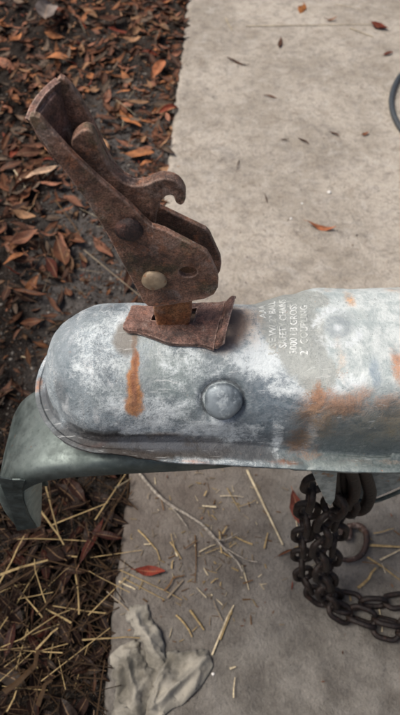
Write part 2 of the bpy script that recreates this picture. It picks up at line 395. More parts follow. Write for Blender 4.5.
BLOOM = [(268, 355, (.018, .010, .02), .9), (245, 330, (.012, .016, .02), .7), (262, 300, (.010, .012, .02), .7), (205, 385, (.010, .010, .02), .55),
    (210, 432, (.024, .005, .012), .85), (150, 408, (.022, .006, .01), .8), (172, 425, (.03, .0035, .01), .7), (95, 360, (.014, .022, .02), .55), (112, 330, (.016, .016, .02), .6),
    (312, 385, (.024, .006, .01), .85), (322, 348, (.0042, .014, .02), .85), (180, 365, (.012, .014, .02), .5), (316, 425, (.004, .02, .02), .7), (230, 461, (.03, .0012, .004), .6), (276, 440, (.003, .01, .02), .7), (337, 328, (.003, .003, .02), .6)]
RUST = [(318, 400, (.0035, .006, .02), 1.2, (.42, .20, .11), 2, 0), (322, 422, (.006, .014, .02), .75, (.30, .20, .11), 2, 0), (300, 440, (.008, .01, .02), .8, (.24, .15, .09), 2, 0), (395, 420, (.014, .012, .02), .7, (.28, .24, .16), 1, 0), (345, 405, (.012, .005, .01), 1.0, (.42, .24, .16), 2, 0), (165, 440, (.012, .006, .006), .8, (.22, .15, .10), 1, 0), 
    (242, 320, (.010, .015, .02), .80, (.50, .37, .26), 1, .2), (225, 340, (.008, .010, .02), .5, (.42, .31, .22), 1, .3),
    (322, 398, (.008, .005, .01), .85, (.42, .17, .10), 2, .52), (318, 415, (.012, .012, .02), .8, (.26, .17, .09), 1, .42), (322, 430, (.008, .02, .012), .7, (.20, .13, .07), 1, .42),
    (358, 400, (.013, .005, .01), .75, (.48, .27, .20), 2, .50), (385, 402, (.010, .004, .01), .7, (.46, .24, .17), 2, .50), (375, 425, (.020, .010, .02), .55, (.26, .23, .15), 1, .40),
    (350, 298, (.003, .006, .01), .8, (.55, .33, .18), 2, .40), (398, 365, (.0035, .010, .01), .85, (.45, .22, .12), 2, .35), (341, 362, (.003, .012, .01), .6, (.55, .40, .28), 2, .35), (327, 290, (.004, .003, .01), .5, (.52, .33, .2), 2, .42),
    (395, 290, (.006, .004, .01), .6, (.5, .32, .2), 2, .45), (275, 345, (.008, .004, .01), .4, (.5, .36, .25), 2, .4), (38, 385, (.0022, .005, .005), .9, (.42, .20, .10), 2, .3),
    (33, 380, (.0015, .003, .005), .9, (.30, .11, .06), 2, .2), (102, 446, (.009, .0016, .004), .95, (.52, .20, .15), 3, .42), (150, 457, (.010, .0012, .004), .8, (.40, .17, .12), 3, .46), (196, 462, (.01, .001, .004), .6, (.4, .18, .1), 3, .5),
    (170, 447, (.018, .004, .01), .65, (.20, .145, .11), 1, .3), (286, 462, (.014, .002, .004), .8, (.22, .10, .06), 2, .4), (305, 455, (.010, .003, .006), .8, (.20, .12, .07), 2, .3), (380, 462, (.02, .002, .004), .5, (.20, .12, .07), 2, .45)]
RUST += [(134.2 - .5 * t_ / 12, 343 + 64 * t_ / 12, (.0011 + .0027 * (t_ / 12) ** 1.2, .0045, .006), 1.35, (.40, .175, .06), 2, 0) for t_ in range(13)]
RUST += [(134, 350 + 50 * t_ / 6, (.0009, .005, .006), 1.3, (.22, .075, .028), 2, 0) for t_ in range(7)]
HALO = [(150, 447, (.024, .0075, .006), 1.1, (.016, .012, .010), 2, 0), (195, 449, (.02, .006, .006), .9, (.030, .025, .022), 2, 0), (75, 432, (.010, .006, .006), .75, (.035, .038, .042), 2, 0), (45, 405, (.006, .010, .006), .6, (.06, .068, .072), 2, 0), (240, 452, (.02, .0045, .006), .7, (.045, .045, .05), 2, 0), (105, 440, (.016, .005, .005), 1.0, (.022, .021, .022), 2, 0), (172, 314, (.0155, .0115, .02), 1.3, (.03, .012, .008), 2, 0), (218, 322, (.0135, .0150, .02), 1.0, (.165, .120, .095), 2, 0), (126, 336, (.006, .009, .02), .9, (.16, .145, .125), 2, 0)]  # stain patches; the one in the bracket slot paints shade of the recess
SPECKS = [(370, 362), (118, 306), (338, 285), (277, 300), (146, 350), (381, 381), (320, 346), (200, 352), (390, 300), (62, 330), (104, 402)]
def _hit(px, py):
    l, _ = hit(px, py)
    return (l if l is not None else onz(px, py, .3)) - coupler.location
def paint(items, soft, default_col=None):
    """soft stain and slot shade masks per vertex (colour, strength); the material breaks their edges up with noise"""
    acc = [[.5, .5, .5, 0.0] for _ in me.vertices]
    blobs = []
    for it in items:
        px, py, rr, st = it[:4]; col = it[4] if len(it) > 4 else (1, 1, 1); blobs.append((_hit(px, py), Vector(rr), st, col))
    for i, v in enumerate(me.vertices):
        p = v.co; q = None
        for c_, rr, st, col in blobs:
            dx = abs(p.x - c_.x)
            if dx > rr.x * 1.9 + .002: continue
            if q is None:
                q = p + noise.noise_vector(p * 120) * .0012 + noise.noise_vector(p * 420) * .0009
            d = q - c_; l = math.sqrt((d.x / rr.x) ** 2 + (d.y / rr.y) ** 2 + (d.z / rr.z) ** 2)
            k = st * (1 - smooth(1 - soft, 1 + soft, l))
            if k > 0:
                a_ = acc[i]; w_ = k / max(k + a_[3] * (1 - k * .5), 1e-6)
                for j in range(3): a_[j] = a_[j] * (1 - w_) + col[j] * w_
                a_[3] = max(a_[3], k)
    return acc
def add_attr(nm, acc):
    at_ = me.color_attributes.new(nm, 'FLOAT_COLOR', 'POINT'); at_.data.foreach_set('color', [x for a_ in acc for x in a_])
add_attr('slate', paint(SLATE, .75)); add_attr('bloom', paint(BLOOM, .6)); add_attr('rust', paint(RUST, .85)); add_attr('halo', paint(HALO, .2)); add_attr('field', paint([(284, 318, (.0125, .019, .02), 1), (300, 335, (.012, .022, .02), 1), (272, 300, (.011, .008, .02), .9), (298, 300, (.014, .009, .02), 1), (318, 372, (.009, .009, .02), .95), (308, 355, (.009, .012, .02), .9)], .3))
m = Mat('weathered_galvanised_steel')
w1 = m.warp(60, .014); w2 = m.warp(150, .006); w3 = m.warp(420, .0022)
def hb(px, py, r, soft=.35, co=None, dz=0):
    l, _ = hit(px, py)
    if l is None: l = onz(px, py, .3)
    l = l - coupler.location
    return m.blob(tuple(l), r, co or w1, soft)
big = m.noise(32, 7, .68, .5); med = m.noise(110, 6, .7, .4, off=(2, 5, 1)); fin = m.noise(520, 5, .75); str_ = m.noise(900, 3, .7)
sx = m.n('ShaderNodeMapping'); m.put(sx.inputs[0], w3); sx.inputs['Scale'].default_value = (190, 60, 60); sx.inputs['Rotation'].default_value = (0, .3, .5)
scr = m.noise(1, 6, .75, .2, co=sx.outputs[0])
mic = m.noise(1600, 4, .75, off=(4, 1, 8))
c = m.mix(m.ramp(big, .34, .66), (.105, .132, .152), (.27, .32, .35))
c = m.mix(m.math('MULTIPLY', m.ramp(med, .47, .64), .6), c, (.42, .47, .50))
c = m.mix(m.math('MULTIPLY', m.ramp(scr, .50, .64), .6), c, (.60, .62, .63))
# pale oxidised top towards the trailer
c = m.mix(m.math('MULTIPLY', m.ramp(mic, .48, .60), .28), c, (.60, .63, .64)); c = m.mix(m.math('MULTIPLY', m.ramp(mic, .46, .36), .6), c, (.11, .125, .135))
c = m.mix(m.math('MULTIPLY', m.ramp(fin, .47, .40), .5), c, (.15, .17, .18))
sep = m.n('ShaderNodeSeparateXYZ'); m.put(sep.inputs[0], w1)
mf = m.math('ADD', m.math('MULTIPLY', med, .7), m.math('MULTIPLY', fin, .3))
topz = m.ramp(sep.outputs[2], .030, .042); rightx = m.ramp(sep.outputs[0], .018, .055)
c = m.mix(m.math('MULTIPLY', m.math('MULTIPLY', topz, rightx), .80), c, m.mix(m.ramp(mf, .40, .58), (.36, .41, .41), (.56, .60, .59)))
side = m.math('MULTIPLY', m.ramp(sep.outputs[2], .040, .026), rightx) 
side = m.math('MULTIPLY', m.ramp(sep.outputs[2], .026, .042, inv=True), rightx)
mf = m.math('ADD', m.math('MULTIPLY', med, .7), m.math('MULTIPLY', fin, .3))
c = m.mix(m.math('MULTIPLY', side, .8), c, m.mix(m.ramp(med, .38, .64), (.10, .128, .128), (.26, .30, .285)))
at1 = m.n('ShaderNodeAttribute', attribute_name='slate'); at2 = m.n('ShaderNodeAttribute', attribute_name='bloom')
at5 = m.n('ShaderNodeAttribute', attribute_name='field'); at3 = m.n('ShaderNodeAttribute', attribute_name='rust'); at4 = m.n('ShaderNodeAttribute', attribute_name='halo')
mf = m.math('ADD', m.math('MULTIPLY', med, .7), m.math('MULTIPLY', fin, .3))
k = m.ramp(m.math('ADD', at1.outputs['Alpha'], m.math('MULTIPLY', m.math('SUBTRACT', mf, .5), 2.6)), .10, .70)
c = m.mix(m.math('MULTIPLY', k, m.ramp(at1.outputs['Alpha'], 0, .5)), c, m.mix(m.ramp(fin, .3, .75), m.mix(1, at1.outputs['Color'], (.80, .86, .84), 'MULTIPLY'), m.mix(.22, at1.outputs['Color'], (.5, .53, .53))))
# dark unoxidised label field
k = m.ramp(m.math('ADD', at2.outputs['Alpha'], m.math('MULTIPLY', m.math('SUBTRACT', m.math('ADD', m.math('MULTIPLY', mf, .8), m.math('MULTIPLY', mic, .2)), .5), 4.0)), .30, 1.0)
c = m.mix(m.math('MULTIPLY', m.math('MULTIPLY', k, m.ramp(at2.outputs['Alpha'], 0, .4)), .9), c, (.57, .62, .64))
fmask = m.math('MULTIPLY', m.ramp(m.math('ADD', at5.outputs['Alpha'], m.math('MULTIPLY', m.math('SUBTRACT', m.math('ADD', m.math('MULTIPLY', mf, .5), m.math('MULTIPLY', mic, .5)), .5), 3.0)), .30, .80), .85)
c = m.mix(fmask, c, m.mix(m.ramp(fin, .3, .7), (.235, .25, .235), (.33, .345, .325)))
# ring of white bloom round the pressed boss
lr = ring_c - coupler.location
dd = m.n('ShaderNodeVectorMath', operation='DISTANCE'); m.put(dd.inputs[0], m.warp(150, .004)); dd.inputs[1].default_value = (lr.x, lr.y, lr.z)
ringm = m.math('MULTIPLY', m.ramp(dd.outputs['Value'], .0070, .0086), m.ramp(dd.outputs['Value'], .0108, .0128, inv=True))
c = m.mix(m.math('MULTIPLY', m.math('MULTIPLY', m.ramp(dd.outputs['Value'], .0055, .0075, inv=True), m.ramp(fin, .2, .6)), .9), c, (.27, .305, .32))
c = m.mix(m.math('MULTIPLY', m.ramp(dd.outputs['Value'], .0014, .0030, inv=True), .6), c, (.62, .66, .68))
c = m.mix(m.math('MULTIPLY', m.math('MULTIPLY', ringm, m.ramp(med, .42, .60)), m.ramp(fin, .34, .62)), c, (.56, .60, .62))
k = m.ramp(m.math('ADD', at3.outputs['Alpha'], m.math('MULTIPLY', m.math('SUBTRACT', m.math('ADD', m.math('MULTIPLY', mf, .65), m.math('MULTIPLY', mic, .35)), .5), 4.2)), .12, 1.05)
k = m.math('MULTIPLY', k, m.ramp(at3.outputs['Alpha'], .02, .9))
c = m.mix(m.math('MULTIPLY', k, .92), c, m.mix(m.ramp(fin, .35, .65), m.mix(.35, at3.outputs['Color'], (.05, .02, .01)), at3.outputs['Color']))
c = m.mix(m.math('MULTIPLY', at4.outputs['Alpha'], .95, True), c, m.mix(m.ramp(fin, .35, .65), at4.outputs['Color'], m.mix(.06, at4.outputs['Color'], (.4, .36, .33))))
dirt = m.ramp(m.noise(260, 4, .7, off=(7, 3, 3)), .66, .72)
c = m.mix(m.math('MULTIPLY', dirt, .6), c, (.07, .075, .08))
sc2 = m.n('ShaderNodeMapping'); m.put(sc2.inputs[0], m.warp(30, .01)); sc2.inputs['Scale'].default_value = (60, 900, 300); sc2.inputs['Rotation'].default_value = (0, 0, .35)
scn = m.noise(1, 3, .6, 0, co=sc2.outputs[0]); c = m.mix(m.math('MULTIPLY', m.ramp(scn, .64, .70), .35), c, (.66, .68, .68))
pt = m.ramp(m.noise(800, 3, .7, off=(9, 9, 1)), .66, .72); c = m.mix(m.math('MULTIPLY', pt, .7), c, (.055, .05, .045))
rs_ = m.math('MULTIPLY', m.ramp(m.noise(420, 4, .7, off=(1, 6, 9)), .66, .72), m.ramp(m.noise(40, 3, .6, off=(1, 2, 2)), .48, .6)); c = m.mix(m.math('MULTIPLY', rs_, .75), c, (.34, .16, .08))
# dark line inside the groove round the rivet and at the foot of the dome
rv = RVp - coupler.location
dr = m.n('ShaderNodeVectorMath', operation='DISTANCE'); m.put(dr.inputs[0], w3); dr.inputs[1].default_value = tuple(rv)
gm = m.math('MULTIPLY', m.ramp(dr.outputs['Value'], .0086, .0093), m.ramp(dr.outputs['Value'], .0098, .0106, inv=True))
c = m.mix(m.math('MULTIPLY', gm, .7), c, (.05, .055, .06))
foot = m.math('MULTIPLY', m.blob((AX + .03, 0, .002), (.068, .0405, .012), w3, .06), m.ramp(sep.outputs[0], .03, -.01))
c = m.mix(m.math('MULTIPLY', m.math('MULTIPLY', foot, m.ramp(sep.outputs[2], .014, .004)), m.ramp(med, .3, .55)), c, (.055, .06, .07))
nrm = m.bump(med, .6, .0014, m.bump(fin, .6, .0005, m.bump(mic, .6, .0003, m.bump(scr, .35, .0005))))
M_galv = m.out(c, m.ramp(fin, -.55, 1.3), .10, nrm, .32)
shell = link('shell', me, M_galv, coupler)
so = shell.modifiers.new('gauge', 'SOLIDIFY'); so.thickness = .0028; so.offset = -1

# near side rivet
nR = Vector((0, -math.sin(R(50)), math.cos(R(50))))
rivet('rivet', RVp + nR * .0004, nR, .0084, .0028, M_rivet_grey, coupler, seed=1)

# moulded lettering, reading along the coupler's width
def wrap_text(txt, px, y_bot, y_top, h, squeeze=1.0):
    cu = bpy.data.curves.new('t', 'FONT'); cu.body = txt; cu.size = 1; cu.resolution_u = 3; cu.extrude = 0; cu.offset = .022
    ob = bpy.data.objects.new('t', cu); C.objects.link(ob); dg = bpy.context.evaluated_depsgraph_get(); dg.update()
    tm = bpy.data.meshes.new_from_object(ob.evaluated_get(dg)); bpy.data.objects.remove(ob)
    b = bmesh.new(); b.from_mesh(tm)
    bmesh.ops.subdivide_edges(b, edges=[e for e in b.edges if e.calc_length() > .15], cuts=2)
    bmesh.ops.triangulate(b, faces=b.faces)
    r = bmesh.ops.extrude_face_region(b, geom=b.faces[:])
    topv = {v for v in r['geom'] if isinstance(v, bmesh.types.BMVert)}
    xs = [v.co.x for v in b.verts]; x0, x1 = min(xs), max(xs)
    A = onz(px, y_bot, ZT); B = onz(px, y_top, ZT); L = B.y - A.y
    for v in b.verts:
        t = (v.co.x - x0) / (x1 - x0); X = A.x + (B.x - A.x) * t - (v.co.y - .35) / .7 * h
        X += .00022 * noise.noise(Vector((t * 30, px, 0))); Y = A.y + L * t
        l = body_bvh.ray_cast(Vector((X, Y, .5)), Vector((0, 0, -1)))[0]
        lz = l.z if l is not None else ZT - .006
        v.co = Vector((X, Y, lz + (.00009 if v in topv else -.0003))) - coupler.location
    bmesh.ops.recalc_face_normals(b, faces=b.faces)
    me2 = bpy.data.meshes.new('lettering'); b.to_mesh(me2); b.free()
    o = link('lettering', me2, M_let, coupler); return o
m = Mat('worn_white_lettering'); a = m.noise(700, 5, .7); b_ = m.noise(160, 5, .7)
c = m.mix(m.ramp(a, .38, .60), (.36, .38, .365), (.62, .64, .63)); c = m.mix(m.ramp(b_, .46, .66), c, (.33, .35, .33))
M_let = m.out(c, .7, .05, m.bump(a, .5, .0002))
for args in [('AAA', 263, 318, 299, .0030), ('USE W/ 2" BALL', 272.5, 352, 296, .0032), ('SAFETY CHAINS', 283, 347, 296, .0033), ('5000 LB GROSS', 293.5, 353, 303, .0033), ('2" COUPLING', 304, 354, 305, .0033)]:
    wrap_text(*args)

# ------------------------------------------------------------------ lever bracket on the coupler top (part of the coupler)
lever_b = empty('bracket', Vector((0, 0, .04))); lever_b.parent = coupler
# curved saddle, rectangular slot in the middle
def body_z(x, y):
    l = body_bvh.ray_cast(Vector((x, y, .5)), Vector((0, 0, -1)))[0]; return l.z if l is not None else .3
NXs, NYs = 56, 44; TH = .0022
Lf, Rf, Ln, Rn = onz(131, 303, .334), onz(226, 297, .334), onz(122, 331, .333), onz(214, 352, .330)
tx = []; vs = []; idx = {}
slot = (onz(153, 0, .334).x, onz(194, 0, .334).x)
sl_a, sl_b = onz(150, 322, .334), onz(192, 306, .334)
def saddle(u, v, lift):
    a_ = Lf.lerp(Rf, u); b_2 = Ln.lerp(Rn, u); p = a_.lerp(b_2, v)
    x, y = p.x, p.y + .0010 * math.sin(u * 9) * v
    z = body_z(x, y) + .0009
    z += .0015 * smooth(.55, .85, v) * (1 - smooth(.9, 1, v)) * 1.0 + .0006 * noise.noise(Vector((u * 5, v * 5, 0)))
    z += .0014 * (1 - smooth(0, .35, v)) * 1.0
    z += .0008 * smooth(.93, 1.0, u)
    return Vector((x, y, z + lift))
def inslot(p): return sl_a.x < p.x < sl_b.x and sl_a.y < p.y < sl_b.y
grid = {}
for layer in (0, 1):
    for i in range(NXs + 1):
        for j in range(NYs + 1):
            u, v = i / NXs, j / NYs
            # pinch corners round
            cu_ = min(u, 1 - u) ; cv_ = 1 - v
            if cv_ < .10 and u < .07: 
                k = (1 - cv_ / .10) * (1 - cu_ / .07); v2 = v - .05 * k; u2 = u + (.03 * k if u < .5 else -.03 * k)
            else: u2, v2 = u, v
            grid[layer, i, j] = len(vs); vs.append(saddle(u2, v2, TH * layer))
fs = []; cells = set()
for i in range(NXs):
    for j in range(NYs):
        if not (.27 < (i + .5) / NXs < .71 and .15 < (j + .5) / NYs < .55): cells.add((i, j))
for (i, j) in cells:
    q = lambda l, a, b: grid[l, a, b]
    fs.append((q(1, i, j), q(1, i, j + 1), q(1, i + 1, j + 1), q(1, i + 1, j)))
    fs.append((q(0, i, j), q(0, i + 1, j), q(0, i + 1, j + 1), q(0, i, j + 1)))
    for (di, dj, a, b) in ((-1, 0, (i, j), (i, j + 1)), (1, 0, (i + 1, j + 1), (i + 1, j)), (0, -1, (i + 1, j), (i, j)), (0, 1, (i, j + 1), (i + 1, j + 1))):
        if (i + di, j + dj) not in cells: fs.append((q(1, *b), q(1, *a), q(0, *a), q(0, *b)))
o = mesh('saddle_plate', vs, fs, M_rust2, lever_b)
jitter(o.data, .0004, 130)
bv = o.modifiers.new('b', 'BEVEL'); bv.width = .0005; bv.segments = 2; bv.limit_method = 'ANGLE'; bv.angle_limit = R(50)
# upright end flange with its slot, leaning slightly
NA, NB = 24, 7; vs = []; gi = {}
for layer in (0, 1):
    for a_ in range(NA + 1):
        v_ = a_ / NA; base_ = saddle(1.0, .02 + .96 * v_, .0006)
        hh = .0062 * (.55 + .45 * smooth(0, .06, min(v_, 1 - v_))) + .0004 * math.sin(v_ * 7)
        for b_ in range(NB + 1):
            t_ = b_ / NB; gi[layer, a_, b_] = len(vs)
            vs.append(base_ + Vector((.0010 + .0032 * t_ ** 1.3 + .0020 * layer - .0014, 0, hh * t_ - .0007 * layer * (1 - t_))))
fs = []; cl = {(a_, b_) for a_ in range(NA) for b_ in range(NB) if not (.46 < (a_ + .5) / NA < .76 and 1 < b_ < 5)}
for (i, j) in cl:
    q = lambda l, a, b: gi[l, a, b]
    fs.append((q(1, i, j), q(1, i + 1, j), q(1, i + 1, j + 1), q(1, i, j + 1))); fs.append((q(0, i, j), q(0, i, j + 1), q(0, i + 1, j + 1), q(0, i + 1, j)))
    for (di, dj, a, b) in ((-1, 0, (i, j), (i, j + 1)), (1, 0, (i + 1, j + 1), (i + 1, j)), (0, -1, (i + 1, j), (i, j)), (0, 1, (i, j + 1), (i + 1, j + 1))):
        if (i + di, j + dj) not in cl: fs.append((q(1, *a), q(1, *b), q(0, *b), q(0, *a)))
o = mesh('end_flange', vs, fs, M_rust2, lever_b)
bm = bmesh.new(); bm.from_mesh(o.data); bmesh.ops.recalc_face_normals(bm, faces=bm.faces); bm.to_mesh(o.data); bm.free()
jitter(o.data, .0003, 140); bv = o.modifiers.new('b', 'BEVEL'); bv.width = .0005; bv.segments = 2; bv.limit_method = 'ANGLE'; bv.angle_limit = R(50)
# ------------------------------------------------------------------ lever
lever = empty('latch_lever', Vector((-.012, .162, .333)))
tag(lever, 'dark rusted steel latch lever standing open on top of the grey coupler', 'latch lever')
def pl(pts, y): return [(ony(a, b, y).x, ony(a, b, y).z) for a, b in pts]
def smooth_px(pts, n=4): return [(p.x, p.y) for p in spline([(a, b, 0) for a, b in pts], n, True)]
YN, YF, YM = .1610, .1755, .1668
near = [(27.5, 121), (29, 117.5), (33.5, 116.5), (39, 119), (56, 137), (75, 156), (100, 180), (111, 190), (130, 207), (144, 221), (152, 227.5), (157, 228.5), (165, 231), (186, 241), (203, 249.5), (207, 252), (210, 257), (217.5, 274), (218.5, 281), (218, 289), (214, 295.5), (205, 299.5), (190, 302), (170, 305), (156, 306.5), (148, 306), (143, 302.5), (138, 293), (129, 276), (119, 256), (108, 236), (100, 224), (87, 203), (70, 178), (51, 153), (38, 136)]
hc = ony(188, 272.5, YN); 
hole = [(hc.x + .0035 * math.cos(t), hc.z + .0033 * math.sin(t)) for t in [2 * math.pi * k / 20 for k in range(20)]]
hole = [(x * math.cos(0) , z) for x, z in hole]
mx = ony(35, 117, YN)
def bend_n(v):   # the grip end flares away from the pivot end
    t = smooth(.36, .44, v.z); v = v.copy(); v.y += .0006 * math.sin(v.z * 160) ; return v
np_ = plate('near_side_plate', pl(near, YN), YN, .0026, M_rust, lever, holes=[hole], bend=bend_n, bev=.0005)
far = [(57, 80), (60, 77), (64, 79), (72, 87), (80, 98), (88, 113), (95, 126), (101, 139), (107, 152), (114, 165), (124, 175), (138, 182), (150, 190), (160, 207.5), (180, 217), (206, 229.5), (210, 234), (220.5, 257), (221.5, 264), (220, 272), (214, 280), (196, 286), (170, 288), (150, 285), (138, 270), (120, 240), (100, 205), (80, 165), (66, 130), (58, 100)]
plate('far_side_plate', pl(far, YF), YF, .0024, M_rust, lever, bev=.0005)
# web that joins the two side plates at the grip end
N0 = [ony(28.5, 119, YN + .001), ony(35, 127, YN + .0022), ony(46, 144, YN + .0024), ony(60, 164, YN + .0024)]
F0 = [ony(58, 79, YF + .001), ony(60, 92, YF + .001), ony(64, 112, YF + .001), ony(76, 142, YF + .001)]
A_ = spline(N0, 6); B_ = spline(F0, 6); vs = []; fs = []; K = 8
for i, (a, b) in enumerate(zip(A_, B_)):
    for k in range(K + 1):
        t = k / K; p = a.lerp(b, t); bow = math.sin(math.pi * t)
        p += Vector((-.0012, 0, -.0006)) * bow * (1 if i < 4 else 0) + Vector((0, 0, .0012)) * bow * (1 if i < 3 else 0); vs.append(p)
for i in range(len(A_) - 1):
    for k in range(K): q = i * (K + 1) + k; fs.append((q, q + 1, q + K + 2, q + K + 1))
o = mesh('web_plate', vs, fs, M_rust2, lever); sm_ = o.modifiers.new('s', 'SOLIDIFY'); sm_.thickness = .0024; sm_.offset = 0
bv = o.modifiers.new('b', 'BEVEL'); bv.width = .0005; bv.segments = 2; bv.limit_method = 'ANGLE'; bv.angle_limit = R(50)
jitter(o.data, .0005, 120)
# inner hooked pawl between the plates
pawl = [(71, 143), (75, 136), (82, 131), (88, 130.5), (93, 134), (97, 142), (101, 153), (107, 165), (114, 175), (124, 183), (134, 186.5), (146, 185), (156, 180.5), (165, 179), (174, 181), (181, 186), (185.5, 194), (185, 201.5), (181, 205.5), (176, 203), (173.5, 197), (169.5, 195.5), (164, 198), (160, 204), (157, 213), (154, 226), (140, 226), (120, 206), (100, 186), (85, 168), (74, 152)]
plate('hooked_pawl', [(p[0], p[1]) for p in pl(smooth_px(pawl, 3), YM)], YM, .0048, M_rust, lever, bev=.0006)
# rivets, hole collar, tongue
def on_plate(px, py): return ony(px, py, YN)
rivet('rivet', on_plate(154, 280) + Vector((0, -.0002, 0)), (0, -1, .02), .0050, .0024, M_rivet, lever, seed=2)
rivet('rivet', on_plate(129, 230) + Vector((0, .0002, 0)), (0, -1, 0), .0052, .0026, M_rivet_dark, lever, seed=4)
# shaft of the pivot rivet running through both plates
a = on_plate(154, 280); tube('pivot_pin', [a + Vector((0, .001, 0)), a + Vector((0, .0175, 0))], .0032, M_rust, lever, 14)
a = on_plate(129, 230); tube('pawl_pin', [a + Vector((0, .001, 0)), a + Vector((0, .0175, 0))], .0032, M_rust, lever, 14)
# orange tongue dropping through the slot into the coupler
tg = [ony(156, 296, .165), ony(190, 296, .165), ony(192, 312, .165), ony(189, 322, .165), ony(156, 320, .165), ony(153, 310, .165)]
tgp = [(p.x, p.z) for p in tg]; 
tgp = [(tgp[0][0], tgp[0][1]), tgp[5], (tgp[4][0], tgp[4][1] - .004), (tgp[3][0], tgp[3][1] - .004), tgp[2], tgp[1]]
plate('latch_tongue', tgp, .1650, .0075, M_orange, lever, bev=.0008)

# ------------------------------------------------------------------ grey-green bent steel rest under the nose
m = Mat('grey_green_painted_steel'); a = m.noise(30, 6, .6, .4); f = m.noise(400, 5, .7); s_ = m.noise(120, 6, .7, off=(3, 3, 3))
c = m.mix(m.ramp(a, .35, .65), (.075, .095, .092), (.14, .165, .158)); c = m.mix(m.math('MULTIPLY', m.ramp(s_, .58, .7), .5), c, (.20, .23, .22))
c = m.mix(m.math('MULTIPLY', m.ramp(f, .55, .7), .5), c, (.04, .05, .05)); c = m.mix(m.ramp(m.noise(240, 4, .6, off=(5, 5, 0)), .68, .72), c, (.14, .07, .035))
M_green = m.out(c, m.ramp(s_, -.25, 1.05), .8, m.bump(f, .25, .0003, m.bump(a, .3, .001)), .5)
def pl0(pts, y): return [(ony(a, b, y).x, ony(a, b, y).z) for a, b in pts]
M_greenlight = zinc_small('pale_grey_green_steel', (.34, .40, .36), (.24, .29, .26), (.28, .30, .25))  # paler copy of the arm steel, used on the inner plate
rest = empty('hitch_arm', (-.09, .15, .15)); tag(rest, 'grey green bent steel arm curving down beneath the coupler nose', 'hitch arm')
path = spline([(.022, 0, .2835), (-.004, 0, .2775), (-.04, 0, .273), (-.078, 0, .266), (-.100, 0, .250), (-.1105, 0, .228), (-.113, 0, .205), (-.113, 0, .187)], 7)
def arm(prof_fn, name, th):
    vs, fs = [], []; n = None
    for i, p in enumerate(path):
        t = (path[min(i + 1, len(path) - 1)] - path[max(i - 1, 0)]).normalized(); nn = Vector((t.z, 0, -t.x))   # outward side of the bend
        if nn.z < -.5: nn = -nn
        pr = prof_fn(i / (len(path) - 1)); n = len(pr)
        for (w_, h_) in pr: q = p + nn * h_; vs.append(Vector((q.x, w_, q.z)))
    for i in range(len(path) - 1):
        for k in range(n - 1): q = i * n + k; fs.append((q, q + 1, q + n + 1, q + n))
    o = mesh(name, vs, fs, M_green, rest); s2 = o.modifiers.new('s', 'SOLIDIFY'); s2.thickness = th; s2.offset = 0
    b2 = o.modifiers.new('b', 'BEVEL'); b2.width = .0006; b2.segments = 2; b2.limit_method = 'ANGLE'; b2.angle_limit = R(45)
    return o
def armp(s):
    yb = .1778 - .026 * smooth(.62, .88, s); d_ = .0098 + .001 * s; d2 = .0085 + .0088 * smooth(.66, .82, s); k_ = (yb - .1262) / .0516
    return [(.1262, -d_), (.1262, -.004), (.1266, -.0015), (.1285, 0), (.1262 + .006 * k_, .0008), (.1262 + .024 * k_, .0010), (.1262 + .045 * k_, .0004), (yb - .0013, -.001), (yb, -.004), (yb, -d2)]
arm(armp, 'channel', .0028)
plate('foot_plate', pl0([(-14, 472), (0, 478), (12, 480), (20, 480), (25, 481), (22.5, 488), (23, 501), (30, 519), (37, 528), (17, 531), (9, 508), (0, 484), (-10, 470)], .1243), .1243, .0009, M_green, rest, bev=.0002)
A_ = spline([ony(x, y, .1262) for x, y in [(33, 477), (27, 480.5), (22.5, 488), (23, 501), (30, 519), (37, 527.5)]], 4); B_ = spline([ony(x, y, .139) for x, y in [(39.5, 470), (39.5, 475), (39.5, 486), (39, 500), (38.5, 515), (38, 526)]], 4)
vs = []
for a_, b_ in zip(A_, B_): vs += [a_, b_]
mesh('inner_plate', vs, [(2 * i, 2 * i + 1, 2 * i + 3, 2 * i + 2) for i in range(len(A_) - 1)], M_greenlight, rest).modifiers.new('s', 'SOLIDIFY').thickness = .0018

# ------------------------------------------------------------------ chain bracket under the coupler
cbr = empty('chain_bracket', (.09, .15, .24)); tag(cbr, 'triangular grey steel chain bracket welded below the coupler on the right', 'chain bracket')
m2 = zinc_small('dull_grey_bracket_steel', (.34, .38, .37), (.17, .20, .195), (.24, .16, .10))
g1 = [(309, 467), (338, 469), (335, 500), (331, 506), (326, 503), (321, 492)]
plate('gusset', pl(g1, .1225), .1225, .003, m2, cbr, bev=.0006)
g2 = [(330, 462), (400, 466), (430, 468), (430, 474), (400, 487), (373, 499), (362, 502), (350, 497), (337, 490)]
plate('strut_plate', pl(g2, .156), .156, .003, m2, cbr, bev=.0006)
vs = []
# inner floor between the two plates, seen as a lit lower edge
a0 = [ony(402, 489, .156), ony(373, 500, .156), ony(350, 498, .156)]
tube('folded_edge', [p + Vector((0, -.001, 0)) for p in spline(a0, 5)], .0015, M_green, cbr, 8)

